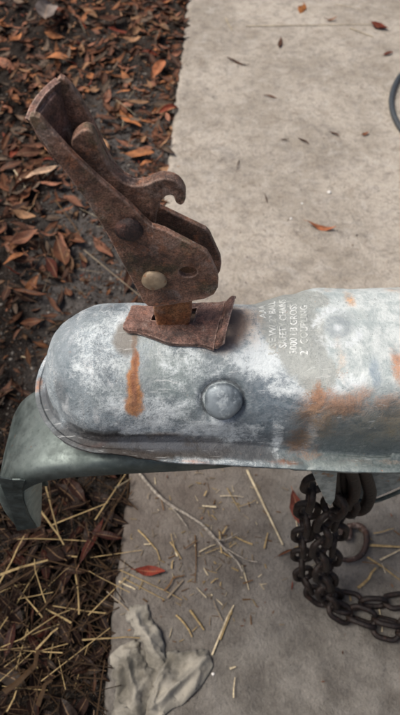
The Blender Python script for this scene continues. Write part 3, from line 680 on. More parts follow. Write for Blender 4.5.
# ------------------------------------------------------------------ safety chains
def link_path(L=.028, Wd=.019, r=.0026, n=10):
    hw = Wd / 2 - r; hl = L / 2 - r - hw; P_ = []
    for k in range(n + 1): t = -math.pi / 2 + math.pi * k / n; P_.append(Vector((hl + hw * math.cos(t), hw * math.sin(t), 0)))
    for k in range(n + 1): t = math.pi / 2 + math.pi * k / n; P_.append(Vector((-hl + hw * math.cos(t), hw * math.sin(t), 0)))
    return P_
def link_mesh(L, Wd, r):
    vs, fs = tube_data(link_path(L, Wd, r), r, 9, closed=True); me_ = bpy.data.meshes.new('chain_link')
    me_.from_pydata([tuple(v) for v in vs], [], fs); me_.update(); me_.polygons.foreach_set('use_smooth', [True] * len(me_.polygons)); me_.materials.append(M_chain); return me_
LM = link_mesh(.0262, .0178, .0023)
def chain(pts, label, seed, pitch=.0203, roll0=0):
    rr = random.Random(seed); root = empty('safety_chain', Vector(pts[0])); tag(root, label, 'chain', 'safety chains hanging under the coupler')
    path = spline(pts, 40); acc = 0; pos = [path[0]]
    for a, b in zip(path, path[1:]):
        acc += (b - a).length
        if acc >= pitch: pos.append(b); acc = 0
    prev_up = None
    for i, (a, b) in enumerate(zip(pos, pos[1:])):
        t = (b - a).normalized(); c_ = (a + b) / 2
        side_ = Vector((0, -1, .25)); side_ = (side_ - t * side_.dot(t)).normalized()
        onground = c_.z < .03
        if onground: side_ = (Vector((0, 0, 1)) - t * t.z).normalized()
        ang = roll0 + (math.pi / 2 if i % 2 else 0) + (R(45) if onground else 0) + rr.uniform(-.22, .22)
        z_ = (Matrix.Rotation(ang, 3, t) @ side_); y_ = z_.cross(t)
        mt = Matrix((t, y_, z_)).transposed().to_4x4(); o = bpy.data.objects.new('chain_link', LM); C.objects.link(o); o.parent = root
        o.matrix_local = Matrix.Translation(c_ - root.location) @ mt
    return root
c1 = [ony(318, 476, .140), ony(308, 506, .140), ony(303, 538, .138), ony(302, 565, .136), onz(308, 588, .020), onz(328, 604, .009), onz(352, 611, .009), onz(385, 622, .009), onz(425, 624, .009), onz(480, 600, .009), onz(560, 560, .009)]
c2 = [ony(350, 498, .142), ony(339, 520, .140), ony(333, 548, .136), ony(328, 576, .130), onz(331, 595, .013), onz(345, 599, .010), onz(370, 603, .010), onz(400, 601, .009), onz(440, 590, .009), onz(500, 560, .009), onz(600, 520, .009)]
c3 = [ony(340, 498, .136), ony(326, 518, .134), ony(320, 548, .130), ony(322, 578, .124), onz(331, 606, .018), onz(350, 618, .010), onz(378, 634 - 6, .010), onz(410, 640 - 6, .009), onz(470, 625, .009), onz(560, 600, .009)]
chain(c1, 'black steel safety chain hanging leftmost from the bracket, end running along the slab', 1)
chain(c2, 'black steel safety chain hanging from the big ring, topmost where it lies on the slab', 2, roll0=.5)
chain(c3, 'black steel safety chain between the other two, lowest where it lies on the slab', 3, roll0=1.0)
# big ring the chains hang from
ring = empty('chain_ring', onz(352, 480, .268)); tag(ring, 'thick black steel ring hanging under the coupler and holding the chains', 'ring')
rp = [ony(x, y, .148) for x, y in [(343, 458), (350, 455), (358, 462), (366, 478), (370, 494), (364, 508), (353, 509), (345, 498), (342, 478)]]
tube('ring_bar', spline(rp, 6, True), .0042, M_chain, ring, 12, closed=True)
rp = [ony(x, y, .141) for x, y in [(336, 458), (343, 457), (350, 470), (355, 486), (352, 500), (343, 503), (336, 494), (334, 475)]]
tube('ring_bar', spline(rp, 6, True), .0036, M_chain, ring, 12, closed=True)
# rusty hook lying on the slab behind the chains
hk = empty('grab_hook', onz(356, 548)); tag(hk, 'small rusty hook lying on the slab just behind the hanging chains', 'hook')
hp = [onz(x, y, .006) for x, y in [(348, 527), (359, 526), (366, 533), (366, 546), (360, 556), (350, 560), (341, 559)]]
tube('hook_bar', spline(hp, 6), lambda s: .0033 - .0012 * s, M_hookrust, hk, 10)
tube('eye', spline([onz(x, y, .006) for x, y in [(350, 530), (343, 527), (342, 535), (349, 538)]], 5, True), .0024, M_hookrust, hk, 8, closed=True)

# ------------------------------------------------------------------ black cable at the slab's right
m = Mat('black_rubber'); f = m.noise(200, 4, .6); M_rub = m.out(m.mix(f, (.018, .022, .026), (.05, .058, .065)), .5, 0, m.bump(f, .2, .001))
tag(tube('cable', spline([onz(x, y, .0045) for x, y in [(470, 30), (430, 55), (404, 72), (394, 88), (391.5, 104), (397, 122), (412, 140), (450, 165), (520, 180)]], 8), .0042, M_rub, None, 10), 'black rubber cable curving in at the right edge of the slab', 'cable')

# ------------------------------------------------------------------ leaves
def leaf_mat(name, use_attr):
    m = Mat(name)
    if use_attr: src = m.n('ShaderNodeAttribute', attribute_name='tint').outputs['Color']
    else: src = m.n('ShaderNodeObjectInfo').outputs['Color']
    f = m.noise(90, 5, .65); g_ = m.noise(500, 4, .6)
    c = m.mix(m.ramp(f, .38, .66), m.mix(.55, src, (.012, .006, .004)), src)
    c = m.mix(m.math('MULTIPLY', m.ramp(m.noise(240, 3, .6, off=(3, 3, 3)), .60, .70), .5), c, (.03, .016, .010))
    uv = m.n('ShaderNodeUVMap'); sp_ = m.n('ShaderNodeSeparateXYZ'); m.put(sp_.inputs[0], uv.outputs[0])
    rib = m.ramp(m.math('ABSOLUTE', m.math('SUBTRACT', sp_.outputs[1], .5)), .02, .06, inv=True)
    c = m.mix(m.math('MULTIPLY', rib, .5), c, m.mix(.5, src, (.35, .22, .12)))
    vein = m.n('ShaderNodeTexWave', wave_type='BANDS', bands_direction='X'); vein.inputs['Scale'].default_value = 4; vein.inputs['Distortion'].default_value = 1.2
    m.put(vein.inputs['Vector'], uv.outputs[0])
    m.b.inputs['Sheen Weight'].default_value = 0
    return m.out(c, m.ramp(f, -.05, .85), 0, m.bump(g_, .4, .0006, m.bump(vein.outputs['Fac'], .3, .0004)), .14)
M_leaf, M_leafm = leaf_mat('fallen_leaf', False), leaf_mat('leaf_litter_leaf', True)
def leaf_geo(L, Wd, curl, fold, twist, rr, ns=7):
    """returns verts, faces, uvs; leaf lies along x"""
    vs, uv, fs = [], [], []; asym = rr.uniform(.42, .58); ph = rr.uniform(0, 6)
    for i in range(ns + 1):
        s = i / ns; w = Wd / 2 * (math.sin(math.pi * min(1, max(.0, s)) ** (.75 + asym * .5)) ** .85) if 0 < s < 1 else Wd * .02
        x = (s - .5) * L; zc = curl * ((s - .5) ** 2) * 4 * L * .25 + .0012 * math.sin(s * 7 + ph)
        yc = .10 * L * math.sin(s * math.pi) * (asym - .5) * 4
        tw = twist * (s - .5)
        for k, yy in enumerate((-1, -.5, 0, .5, 1)):
            y = yy * w * (1 + .06 * math.sin(s * 19 + k + ph)); z = fold * abs(yy) ** 1.4 * w + .0006 * math.sin(9 * s + 2.2 * k + ph)
            vs.append(Vector((x, yc + y * math.cos(tw) - z * math.sin(tw), zc + z * math.cos(tw) + y * math.sin(tw)))); uv.append((s, .5 + yy / 2))
    for i in range(ns):
        for k in range(4): q = i * 5 + k; fs.append((q, q + 5, q + 6, q + 1))
    b0 = len(vs); st = L * .12                                   # stalk
    p = vs[2]
    for dx, dy in ((0, -.0005), (0, .0005), (-st, .0004), (-st, -.0004)): vs.append(p + Vector((dx, dy, .0003))); uv.append((0, .5))
    fs.append((b0, b0 + 1, b0 + 2, b0 + 3))
    return vs, fs, uv
LEAFS = []
lr_ = random.Random(5)
for i in range(26):
    L = 1.0; vs, fs, uv = leaf_geo(.040, lr_.choice([.0058, .0075, .0095, .0115, .0145]) * lr_.uniform(.9, 1.1), lr_.uniform(-.5, .9), lr_.uniform(-.2, .7), lr_.uniform(-.9, .9), lr_)
    me_ = bpy.data.meshes.new('leaf'); me_.from_pydata([tuple(v) for v in vs], [], fs); me_.update()
    me_.polygons.foreach_set('use_smooth', [True] * len(me_.polygons)); ul = me_.uv_layers.new(name='UVMap')
    for lp in me_.loops: ul.data[lp.index].uv = uv[lp.vertex_index]
    me_.materials.append(M_leaf); LEAFS.append((me_, vs, fs, uv))
LC = {'orange': (.36, .145, .062), 'rust brown': (.21, .085, .045), 'dark brown': (.085, .038, .024), 'tan': (.34, .19, .105), 'reddish': (.22, .045, .025), 'grey brown': (.13, .095, .07), 'pinkish brown': (.28, .125, .078)}
CW = ['orange'] * 3 + ['rust brown'] * 6 + ['dark brown'] * 7 + ['tan'] * 3 + ['reddish'] * 1 + ['grey brown'] * 4 + ['pinkish brown'] * 5
def put_leaf(p, yaw, size, colname, label, group=None, tilt=(0, 0), variant=None, col=None, squash=1.0):
    k = rnd.randrange(len(LEAFS)) if variant is None else variant
    o = bpy.data.objects.new('fallen_leaf', LEAFS[k][0]); C.objects.link(o); o.location = p
    o.rotation_euler = (tilt[0], tilt[1], yaw); o.scale = (size, size * squash, size)
    cc = col or LC[colname]; j = rnd.uniform(.55, 1.2); o.color = (cc[0] * j, cc[1] * j, cc[2] * j, 1)
    tag(o, label, 'leaf', group)
    if p.x < edge_x(p.y): o.color = tuple(v * litter_shade(p.x, p.y) * 1.05 for v in o.color[:3]) + (1,)
    return o
# single leaves one can point to; (px,py, length px, image angle deg, colour, label, squash, height)
def px_leaf(x, y, Lp, ang, cn, label, squash=1.0, z=.002, tilt=(0, 0), variant=None, col=None):
    a = R(ang); d = Vector((math.cos(a), -math.sin(a))) * Lp / 2
    A, B = onz(x - d.x, y - d.y, z), onz(x + d.x, y + d.y, z); L = (B - A).length; v = B - A
    if x < 189 - 84 * y / 715 + 0: z = soil_h(*(A + B).xy / 2) + .006 + z
    P_ = onz(x, y, z)
    o = put_leaf(P_, math.atan2(v.y, v.x), L / .042, cn, label, None, tilt, variant, col, squash); return o
px_leaf(321, 227, 31, -12, 'orange', 'bright orange leaf lying alone on the open slab', .85, variant=3, col=(.42, .15, .07))
px_leaf(270, 96, 15, -10, 'rust brown', 'small brown leaf in the middle of the upper slab', 1.1)
px_leaf(302, 7, 13, 75, 'orange', 'small orange leaf at the very top of the slab', 1.1, col=(.45, .17, .05))
px_leaf(379, 27, 19, -20, 'reddish', 'crinkled red brown leaf among straws at the slab top', 1.3)
px_leaf(388, 54, 12, 15, 'reddish', 'tiny red leaf fragment above the black cable', 1.0)
px_leaf(330, 20, 14, 5, 'orange', 'thin orange leaf beside the long straw at the slab top', .7)
px_leaf(280, 43, 11, 80, 'dark brown', 'tiny dark leaf upright on the slab left of the straws', .8)
px_leaf(298, 509, 40, -72, 'reddish', 'glossy red brown leaf on the slab just left of the hanging chain', .95, variant=5, z=.006, col=(.22, .06, .04))
px_leaf(150, 571, 32, -3, 'reddish', 'red leaf on the slab between the twig and the soil edge', .9, col=(.28, .05, .03), variant=7)
px_leaf(292, 586, 10, 85, 'reddish', 'tiny red leaf scrap on the slab left of the chain foot', .9)
px_leaf(285, 553, 20, 25, 'rust brown', 'narrow brown leaf below the glossy red one on the slab', .45)
px_leaf(365, 134, 9, 20, 'rust brown', 'tiny brown scrap left of the black cable', 1.0)
px_leaf(334, 134, 13, -25, 'dark brown', 'dark sliver of leaf on the mid slab', .45)
px_leaf(303, 141, 15, -30, 'dark brown', 'thin dark curl of leaf near the slab middle', .3)
px_leaf(238, 62, 25, -18, 'dark brown', 'long dark curled leaf lying near the upper slab edge', .4, variant=2)
px_leaf(285, 140, 10, 5, 'dark brown', 'small dark flake left of the dark curl', .5)
px_leaf(238, 164, 12, 75, 'dark brown', 'narrow black leaf flake right of the slab edge', .5)
px_leaf(266, 198, 12, -70, 'dark brown', 'small dark leaf flake beside pale pebble', .5)
px_leaf(48, 13, 30, 85, 'grey brown', 'large pale grey leaf standing at the upper left corner', 1.3, z=.02, tilt=(.3, .2), col=(.30, .25, .22))
px_leaf(40, 172, 42, 25, 'tan', 'broad pale tan leaf in the litter left of the lever', 1.6, z=.010, col=(.52, .35, .24), variant=4)
px_leaf(130, 118, 30, -38, 'orange', 'bright orange leaf to the right of the lever tip', 1.0, z=.008, col=(.48, .18, .07), variant=6)
px_leaf(160, 69, 20, 60, 'orange', 'orange leaf near the slab edge high in the photo', 1.3, z=.008, col=(.40, .15, .07))
px_leaf(110, 186, 30, 8, 'pinkish brown', 'flat pinkish leaf half hidden behind the lever', 1.2, z=.004)
px_leaf(112, 20, 30, 5, 'dark brown', 'long brown leaf lying across the top of the litter', .9, z=.008)
px_leaf(52, 268, 26, -60, 'reddish', 'small red leaf on dark soil left of the coupler', 1.2, z=.004, col=(.16, .04, .025), tilt=(.3, 0))
px_leaf(103, 247, 30, -45, 'pinkish brown', 'twin brown leaf lying behind the lever plate', 1.0, z=.004)
px_leaf(62, 255, 30, -72, 'rust brown', 'brown leaf on bare soil below the lever middle', 1.0, z=.004)
px_leaf(30, 293, 38, -10, 'rust brown', 'long rusty leaf in the hollow at the left edge', 1.0, z=.01)
px_leaf(92, 541, 56, 62, 'reddish', 'long curled crimson leaf on the soil below the coupler', .75, z=.012, col=(.22, .035, .020), variant=8)
px_leaf(107, 535, 34, -10, 'reddish', 'dull red leaf crossing the crimson one beside the slab', .9, z=.015, col=(.16, .035, .02))
px_leaf(70, 560, 60, 80, 'reddish', 'wide dark red leaf under the straw below the coupler', 1.4, z=.004, col=(.12, .03, .018))
px_leaf(75, 490, 34, -50, 'rust brown', 'brown leaf beside the foot of the grey arm', 1.3, z=.004, col=(.15, .055, .035))
px_leaf(50, 480, 28, 70, 'dark brown', 'dark leaf just right of the grey arm tip', 1.0, z=.004)
px_leaf(10, 640, 40, 75, 'reddish', 'dark red leaf standing at the lower left edge', .8, z=.01, col=(.13, .03, .02))

def place_phrase(x, y):
    vs_ = [(35, 'at the top'), (75, 'just below the top'), (118, 'level with the lever tip'), (150, 'above the pawl hook'), (185, 'level with the pawl hook'), (225, 'level with the upper rivet'),
           (262, 'between the rivet levels'), (300, 'level with the lower rivet'), (350, 'level with the bracket'), (400, 'beside the nose'), (470, 'beside the arm bend'), (530, 'beside the arm foot'),
           (575, 'just below the arm'), (620, 'above rag height'), (665, 'at rag height'), (999, 'at the bottom edge')]
    v = next(b for a, b in vs_ if y < a); ex = 189 - 84 * y / 715; f_ = x / ex
    h = 'at the left edge' if f_ < .16 else 'near the left edge' if f_ < .36 else 'mid litter' if f_ < .60 else 'nearer the slab' if f_ < .82 else 'against the slab edge'
    return h + ' ' + v
def lie(yaw):
    a = math.degrees(yaw) % 180
    return 'lying level' if a < 22 or a > 158 else 'leaning right' if a < 68 else 'lying upright' if a < 112 else 'leaning left'
proj_cache = []
def to_px(p):
    v = Vector(p) - Vector((0, 0, HC)); dep = v.y * math.cos(PITCH) - v.z * math.sin(PITCH); u = v.y * math.sin(PITCH) + v.z * math.cos(PITCH)
    return 200 + FPX * v.x / dep, 357.5 - FPX * u / dep
def seen(px, py):
    return 2 < px < 398 and 2 < py < 713
def covered(x, y):
    return (50 < x < 400 and 300 < y < 455) or (85 < x < 215 and 200 < y < 300)
n = 0; tries = 0; used = {}
while n < 262 and tries < 6000:
    tries += 1
    px, py = rnd.uniform(-2, 186), rnd.uniform(0, 712) if rnd.random() < .8 else rnd.uniform(0, 240)
    ex = 189 - 84 * py / 715
    if px > ex - 3 or covered(px, py): continue
    w = onz(px, py, 0)
    # bare grey soil strip beside the slab, thicker litter elsewhere
    bare = math.exp(-((w.x + .11) / .06) ** 2 - ((w.y - .58) / .26) ** 2)
    if rnd.random() < bare * .78 : continue
    hollow = math.exp(-(((w.x + .19) / .09) ** 2 + ((w.y - .36) / .09) ** 2))
    if rnd.random() < hollow * .6: continue
    cn = rnd.choice(CW); 
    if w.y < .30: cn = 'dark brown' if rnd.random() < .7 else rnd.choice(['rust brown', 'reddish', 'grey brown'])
    size = rnd.uniform(.38, .98) * (1.15 if py < 260 else .95); sh = 'small' if size < .62 else ('long' if size > .88 else 'curled')
    z = soil_h(w.x, w.y) + rnd.uniform(.006, .016); P_ = Vector((w.x, w.y, z))
    tl = (rnd.gauss(0, .35), rnd.gauss(0, .22))
    yw = rnd.uniform(0, 6.28)
    lb = '%s %s leaf %s %s' % (sh, cn, lie(yw), place_phrase(px, py))
    if lb in used: continue
    used[lb] = 1
    put_leaf(P_, yw, size, cn, '%s %s leaf %s %s' % (sh, cn, lie(yw), place_phrase(px, py)), 'fallen leaves in the litter beside the slab', tl)
    n += 1
# the rest of the litter, beyond the 300 largest: one mass
vsA, fsA, uvA, colA = [], [], [], []
lr2 = random.Random(11)
def mass_leaf(P_, size, col, tl, yaw):
    me_, vs, fs, uv = lr2.choice(LEAFS); b0 = len(vsA)
    mt = Matrix.Translation(P_) @ Matrix.Rotation(yaw, 4, 'Z') @ Matrix.Rotation(tl[1], 4, 'Y') @ Matrix.Rotation(tl[0], 4, 'X') @ Matrix.Scale(size, 4)
    for v, u_ in zip(vs, uv): vsA.append(mt @ v); uvA.append(u_); colA.append(col)
    for f_ in fs: fsA.append(tuple(i + b0 for i in f_))
for i in range(10500):
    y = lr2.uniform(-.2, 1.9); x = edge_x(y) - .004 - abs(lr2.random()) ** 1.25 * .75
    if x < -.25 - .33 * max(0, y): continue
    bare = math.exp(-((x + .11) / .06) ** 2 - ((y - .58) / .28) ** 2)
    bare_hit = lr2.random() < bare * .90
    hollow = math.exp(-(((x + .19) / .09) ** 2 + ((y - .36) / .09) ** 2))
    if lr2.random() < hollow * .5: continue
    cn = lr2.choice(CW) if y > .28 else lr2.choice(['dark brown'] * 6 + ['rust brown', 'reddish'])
    j = lr2.uniform(.4, 1.1) * litter_shade(x, y) * .9; c_ = LC[cn]; small = lr2.random() < .55 or bare_hit
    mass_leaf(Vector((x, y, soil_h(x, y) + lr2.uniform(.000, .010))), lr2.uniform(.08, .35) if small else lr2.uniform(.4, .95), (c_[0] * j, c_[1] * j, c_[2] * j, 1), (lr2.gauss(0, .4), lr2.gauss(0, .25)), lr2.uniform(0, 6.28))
for i in range(420):   # crumbs blown on to the slab
    y = lr2.uniform(0, 1.6); x = edge_x(y) + abs(lr2.gauss(0, .18 if lr2.random() < .6 else .6))
    mass_leaf(Vector((x, y, .0015)), lr2.uniform(.03, .11), (lambda k_, q_: (q_[0] * k_, q_[1] * k_, q_[2] * k_, 1))(lr2.uniform(.3, .8), LC[lr2.choice(['dark brown', 'rust brown', 'grey brown', 'tan'])]), (lr2.gauss(0, .2), lr2.gauss(0, .2)), lr2.uniform(0, 6.28))
me_ = bpy.data.meshes.new('leaf_litter'); me_.from_pydata([tuple(v) for v in vsA], [], fsA); me_.update()
me_.polygons.foreach_set('use_smooth', [True] * len(me_.polygons)); ul = me_.uv_layers.new(name='UVMap')
at = me_.color_attributes.new('tint', 'FLOAT_COLOR', 'POINT')
for i, c_ in enumerate(colA): at.data[i].color = c_
for lp in me_.loops: ul.data[lp.index].uv = uvA[lp.vertex_index]
tag(link('leaf_litter', me_, M_leafm), 'brown leaf litter and crumbs covering the soil beside the slab', 'leaf litter', kind='stuff')

vsA, fsA, colA = [], [], []
OCT = [(1, 0, 0), (0, 1, 0), (-1, 0, 0), (0, -1, 0), (0, 0, 1), (0, 0, -.6)]; OF = [(0, 1, 4), (1, 2, 4), (2, 3, 4), (3, 0, 4), (1, 0, 5), (2, 1, 5), (3, 2, 5), (0, 3, 5)]
for i in range(16000):
    y = lr2.uniform(-.05, 1.7) if lr2.random() < .6 else lr2.uniform(.3, 1.0); x = edge_x(y) - .002 - abs(lr2.gauss(0, .16))
    z = soil_h(x, y)
    if lr2.random() < .06: x = edge_x(y) + abs(lr2.gauss(0, .03)); z = 0
    onslab = z == 0
    r_ = lr2.uniform(.0002, .0006) if onslab else lr2.uniform(.0004, .0014) if lr2.random() < .85 else lr2.uniform(.0014, .0032); b0 = len(vsA)
    g_ = lr2.choice([(.03, .022, .018), (.06, .05, .043), (.11, .10, .09), (.018, .013, .011), (.16, .145, .13), (.07, .04, .025)]); k_ = 1.6 if onslab else (1 if y > .3 else .35)  # crumbs near the coupler tinted darker for shade
    for v in OCT: vsA.append((x + v[0] * r_ * lr2.uniform(.6, 1.4), y + v[1] * r_ * lr2.uniform(.6, 1.4), z + r_ * .3 + v[2] * r_ * lr2.uniform(.5, 1.1)))
    colA += [(g_[0] * k_, g_[1] * k_, g_[2] * k_, 1)] * 6
    for f_ in OF: fsA.append(tuple(q + b0 for q in f_))
me_ = bpy.data.meshes.new('soil_crumbs'); me_.from_pydata(vsA, [], fsA); me_.update()
at = me_.color_attributes.new('tint', 'FLOAT_COLOR', 'POINT'); at.data.foreach_set('color', [q for c_ in colA for q in c_])
m = Mat('soil_crumb'); M_crumb = m.out(m.n('ShaderNodeAttribute', attribute_name='tint').outputs['Color'], .9, 0, None, .06)
tag(link('soil_crumbs', me_, M_crumb), 'loose grains and crumbs of soil strewn beside the slab', 'soil crumbs', kind='stuff')

# ------------------------------------------------------------------ straw
def straw_mat(name, attr):
    m = Mat(name)
    src = m.n('ShaderNodeAttribute', attribute_name='tint').outputs['Color'] if attr else m.n('ShaderNodeObjectInfo').outputs['Color']
    f = m.noise(160, 4, .6); c = m.mix(m.ramp(f, .35, .65), m.mix(.5, src, (.05, .03, .015)), src); return m.out(c, .7, 0, m.bump(f, .3, .0004), .12)
M_straw, M_strawm = straw_mat('dry_straw', False), straw_mat('straw_mass_straw', True)
def straw_geo(L, r, bend, rr, seg=5):
    n_ = 5; pts = []; kink = rr.uniform(-1, 1) if bend else 0
    for i in range(n_): s = i / (n_ - 1); pts.append(Vector(((s - .5) * L, bend * math.sin(s * math.pi) * L * .35 + (kink * .030 * L if i == 3 else 0), .1 * abs(bend) * L * math.sin(s * 3))))
    return tube_data(pts, lambda s: r * (1 - .35 * s), seg, flat=.55)
STR = []
for i in range(18):
    vs, fs = straw_geo(.05, .00080 + .0003 * (i % 3), 0 if i < 6 else lr_.uniform(-.12, .12), lr_)
    sm2 = bpy.data.meshes.new('straw'); sm2.from_pydata([tuple(v) for v in vs], [], fs); sm2.update(); sm2.materials.append(M_straw); STR.append((sm2, vs, fs))
SC = {'golden': (.32, .235, .115), 'pale': (.50, .425, .29), 'brown': (.12, .066, .030), 'grey': (.22, .18, .13), 'dark': (.030, .018, .010)}
def put_straw(P_, yaw, L, th, cn, label, group='loose straws round the slab edge', tilt=0):
    o = bpy.data.objects.new('straw', rnd.choice(STR)[0]); C.objects.link(o); o.location = P_; o.rotation_euler = (0, tilt, yaw)
    o.scale = (L / .05, th, th); j = rnd.uniform(.8, 1.15); c_ = SC[cn]; j *= (.85 if cn == 'golden' else .25) if (P_.y < .32 and P_.x < edge_x(P_.y)) else 1; o.color = (c_[0] * j, c_[1] * j, c_[2] * j, 1); tag(o, label, 'straw', group); return o  # near straws on soil darkened in colour, in place of shade
def px_straw(x0, y0, x1, y1, cn, label, th=1.0, z=.002):
    if (x0 + x1) / 2 < 189 - 84 * (y0 + y1) / 2 / 715: z += .004
    A, B = onz(x0, y0, z), onz(x1, y1, z); v = B - A
    return put_straw((A + B) / 2, math.atan2(v.y, v.x), v.length, th, cn, label)
for a in [
    (246, 26, 372, 24, 'pale', 'longest pale straw lying across the top of the slab'), (226, 18, 232, 30, 'pale', 'short pale straw slanting near the slab top'), (350, 28, 374, 37, 'pale', 'short straw under the crinkled red leaf'),
    (335, 4, 360, 9, 'pale', 'thin straw at the top right of the slab'), (247, 470, 283, 545, 'pale', 'long pale straw slanting below the coupler towards the glossy leaf', 1.5),
    (296, 520, 300, 560, 'pale', 'thin straw passing under the glossy red leaf'), (227, 488, 240, 511, 'golden', 'short golden straw left of the long pale one'),
    (138, 530, 160, 560, 'golden', 'straight golden straw above the red leaf', 1.3), (195, 535, 195, 582, 'brown', 'short upright brown straw in the slab middle'),
    (242, 565, 249, 590, 'pale', 'pale straw continuing the twig end'), (120, 570, 182, 600, 'golden', 'long golden straw running from the soil below the red leaf'), (123, 578, 165, 600, 'golden', 'second golden straw below the red leaf'),
    (176, 615, 192, 637, 'golden', 'thick golden straw above the rag', 1.5), (190, 610, 204, 630, 'golden', 'thick straw right of the thick golden one', 1.4), (212, 655, 234, 605, 'pale', 'long straw pointing up from the rag tip', 1.3),
    (220, 640, 232, 610, 'golden', 'golden straw leaning beside the long one', 1.2), (183, 462, 246, 466, 'golden', 'straw just below the coupler flange', 1.4), (185, 468, 240, 462, 'golden', 'crossing straw tight under the coupler flange', 1.2),
    (352, 525, 372, 540, 'golden', 'straw slanting just right of the big ring', 1.3), (365, 545, 400, 547, 'golden', 'straw lying level at the right edge', 1.4), (367, 557, 400, 580, 'golden', 'long straw crossing at the right edge', 1.4),
    (380, 560, 402, 549, 'pale', 'pale straw end at the right edge', 1.6), (358, 588, 376, 568, 'golden', 'straw slanting up beside the chain', 1.3), (378, 604, 382, 632, 'pale', 'short straw caught across the chain', 1.5),
    (55, 200, 80, 235, 'brown', 'x'), (84, 250, 140, 296, 'grey', 'thin grey straw behind the lever and coupler'), (14, 170, 26, 190, 'pale', 'cream straw beside the broad tan leaf', 1.6),
    (116, 100, 135, 115, 'pale', 'short pale straw near the bright orange leaf'), (0, 575, 48, 560, 'golden', 'golden straw crossing the soil at the left edge', 1.7), (0, 590, 40, 566, 'brown', 'brown straw below the golden one at the left edge', 1.3),
    (36, 615, 60, 585, 'brown', 'x'), (20, 640, 70, 610, 'golden', 'x'), (82, 640, 140, 638, 'golden', 'long level straw reaching towards the rag', 1.3), (36, 650, 58, 628, 'golden', 'short golden straw lying just above the frayed stalk'), (44, 480, 60, 540, 'golden', 'straw below the grey arm slanting right'),
    (40, 510, 64, 545, 'golden', 'x'), (95, 520, 128, 470, 'golden', 'long straw running up to the twig start', 1.3), (100, 535, 130, 480, 'brown', 'x'), (48, 475, 52, 520, 'brown', 'upright straw near the arm tip'), (115, 488, 132, 478, 'pale', 'pale straw at the soil edge below the coupler')]:
    a = list(a); 
    if a[5] == 'x': a[5] = '%s straw in litter %s' % (a[4], place_phrase(a[0], a[1]))
    a[6:7] = [(a[6] if len(a) > 6 else 1.0) * .78]; px_straw(*a)
# thick chewed stalks at lower left
px_straw(4, 692, 38, 650, 'brown', 'thick frayed stalk lying at the lower left', 2.8); px_straw(38, 706, 52, 680, 'brown', 'thick stub of stalk right of the frayed stalk', 3.0)
sr = random.Random(21); ns_ = 0; tries = 0
while ns_ < 180 and tries < 5000:
    tries += 1
    r_ = sr.random()
    if r_ < .76: x, y = sr.uniform(0, 128), sr.triangular(470, 714, 640)
    elif r_ < .93: x, y = sr.gauss(200, 36), sr.gauss(545, 42)
    else: x, y = sr.uniform(340, 398), sr.uniform(480, 600)
    if not (0 < x < 398 and 466 < y < 712) or (108 < x < 212 and y > 612): continue
    L = sr.uniform(.016, .07) if x < 125 else sr.uniform(.005, .022)
    onsoil = x < 189 - 84 * y / 715
    w = onz(x, y, 0); z = (max(soil_h(w.x, w.y), -.02) + sr.uniform(.010, .022)) if onsoil else .0018 + sr.random() * .002
    cn = sr.choice(['golden', 'golden', 'brown', 'dark', 'dark', 'brown', 'dark', 'brown'] if onsoil else ['golden', 'golden', 'pale', 'brown', 'grey'])
    where = place_phrase(x, y) if onsoil else (('left of' if x < 185 else 'right of' if x > 225 else 'beside') + ' the twig ' + ('just below the flange' if y < 505 else 'at its middle' if y < 550 else 'near its tip' if y < 590 else 'towards the rag') if x < 330 else ('behind the rusty hook' if y < 540 else 'behind the lying chains'))
    yw = sr.uniform(0, 3.14) if onsoil else sr.gauss(.9, .9)
    lb = '%s %s straw %s %s' % ('long' if L > .045 else ('short' if L < .02 else 'thin'), cn, lie(yw), where)
    if lb in used: continue
    used[lb] = 1
    put_straw(Vector((w.x, w.y, z)), yw, L, sr.uniform(.3, .7) if onsoil else sr.uniform(.35, .75), cn, '%s %s straw %s %s' % ('long' if L > .045 else ('short' if L < .02 else 'thin'), cn, lie(yw), where), tilt=sr.gauss(0, .14) if onsoil else 0)
    ns_ += 1
vsA, fsA, colA = [], [], []
def mass_straw(P_, L, th, col, yaw, tilt):
    s0, vs, fs = sr.choice(STR[:6] if L < .013 else STR); b0 = len(vsA); mt = Matrix.Translation(P_) @ Matrix.Rotation(yaw, 4, 'Z') @ Matrix.Rotation(tilt, 4, 'Y')
    for v in vs: vsA.append(mt @ Vector((v.x * L / .05, v.y * th, v.z * th))); colA.append(col)
    for f_ in fs: fsA.append(tuple(i + b0 for i in f_))
for i in range(950):
    r_ = sr.random()
    if r_ < .62: y = sr.uniform(-.15, .30); x = edge_x(y) - abs(sr.gauss(0, .12)) - .003; z = soil_h(x, y) + sr.uniform(0, .012); L = sr.uniform(.015, .06); cc = SC[sr.choice(['brown', 'dark', 'dark', 'dark', 'dark'])]; cc = (cc[0] * .28, cc[1] * .28, cc[2] * .28)  # near straw tint cut down to stand for shade
    elif r_ < .76: y = sr.uniform(.3, 1.3); x = edge_x(y) - abs(sr.gauss(0, .2)) - .005; z = soil_h(x, y) + sr.uniform(0, .012); L = sr.uniform(.01, .04); cc = SC[sr.choice(['brown', 'dark', 'grey', 'pale'])]
    else: q = onz(sr.gauss(200, 42), sr.gauss(545, 46)); x, y = q.x, q.y; z = .0012; L = sr.uniform(.0015, .008); cc = SC[sr.choice(['golden', 'pale', 'grey', 'brown'])]
    if r_ >= .76 and x < edge_x(y): continue
    mass_straw(Vector((x, y, z)), L, sr.uniform(.25, .6), (lambda k_: tuple(v * k_ for v in cc) + (1,))(sr.uniform(.5, 1)), sr.uniform(0, 3.14), sr.gauss(0, .15) if r_ < .76 else 0)
me_ = bpy.data.meshes.new('straw_litter'); me_.from_pydata([tuple(v) for v in vsA], [], fsA); me_.update()
at = me_.color_attributes.new('tint', 'FLOAT_COLOR', 'POINT')
for i, c_ in enumerate(colA): at.data[i].color = c_
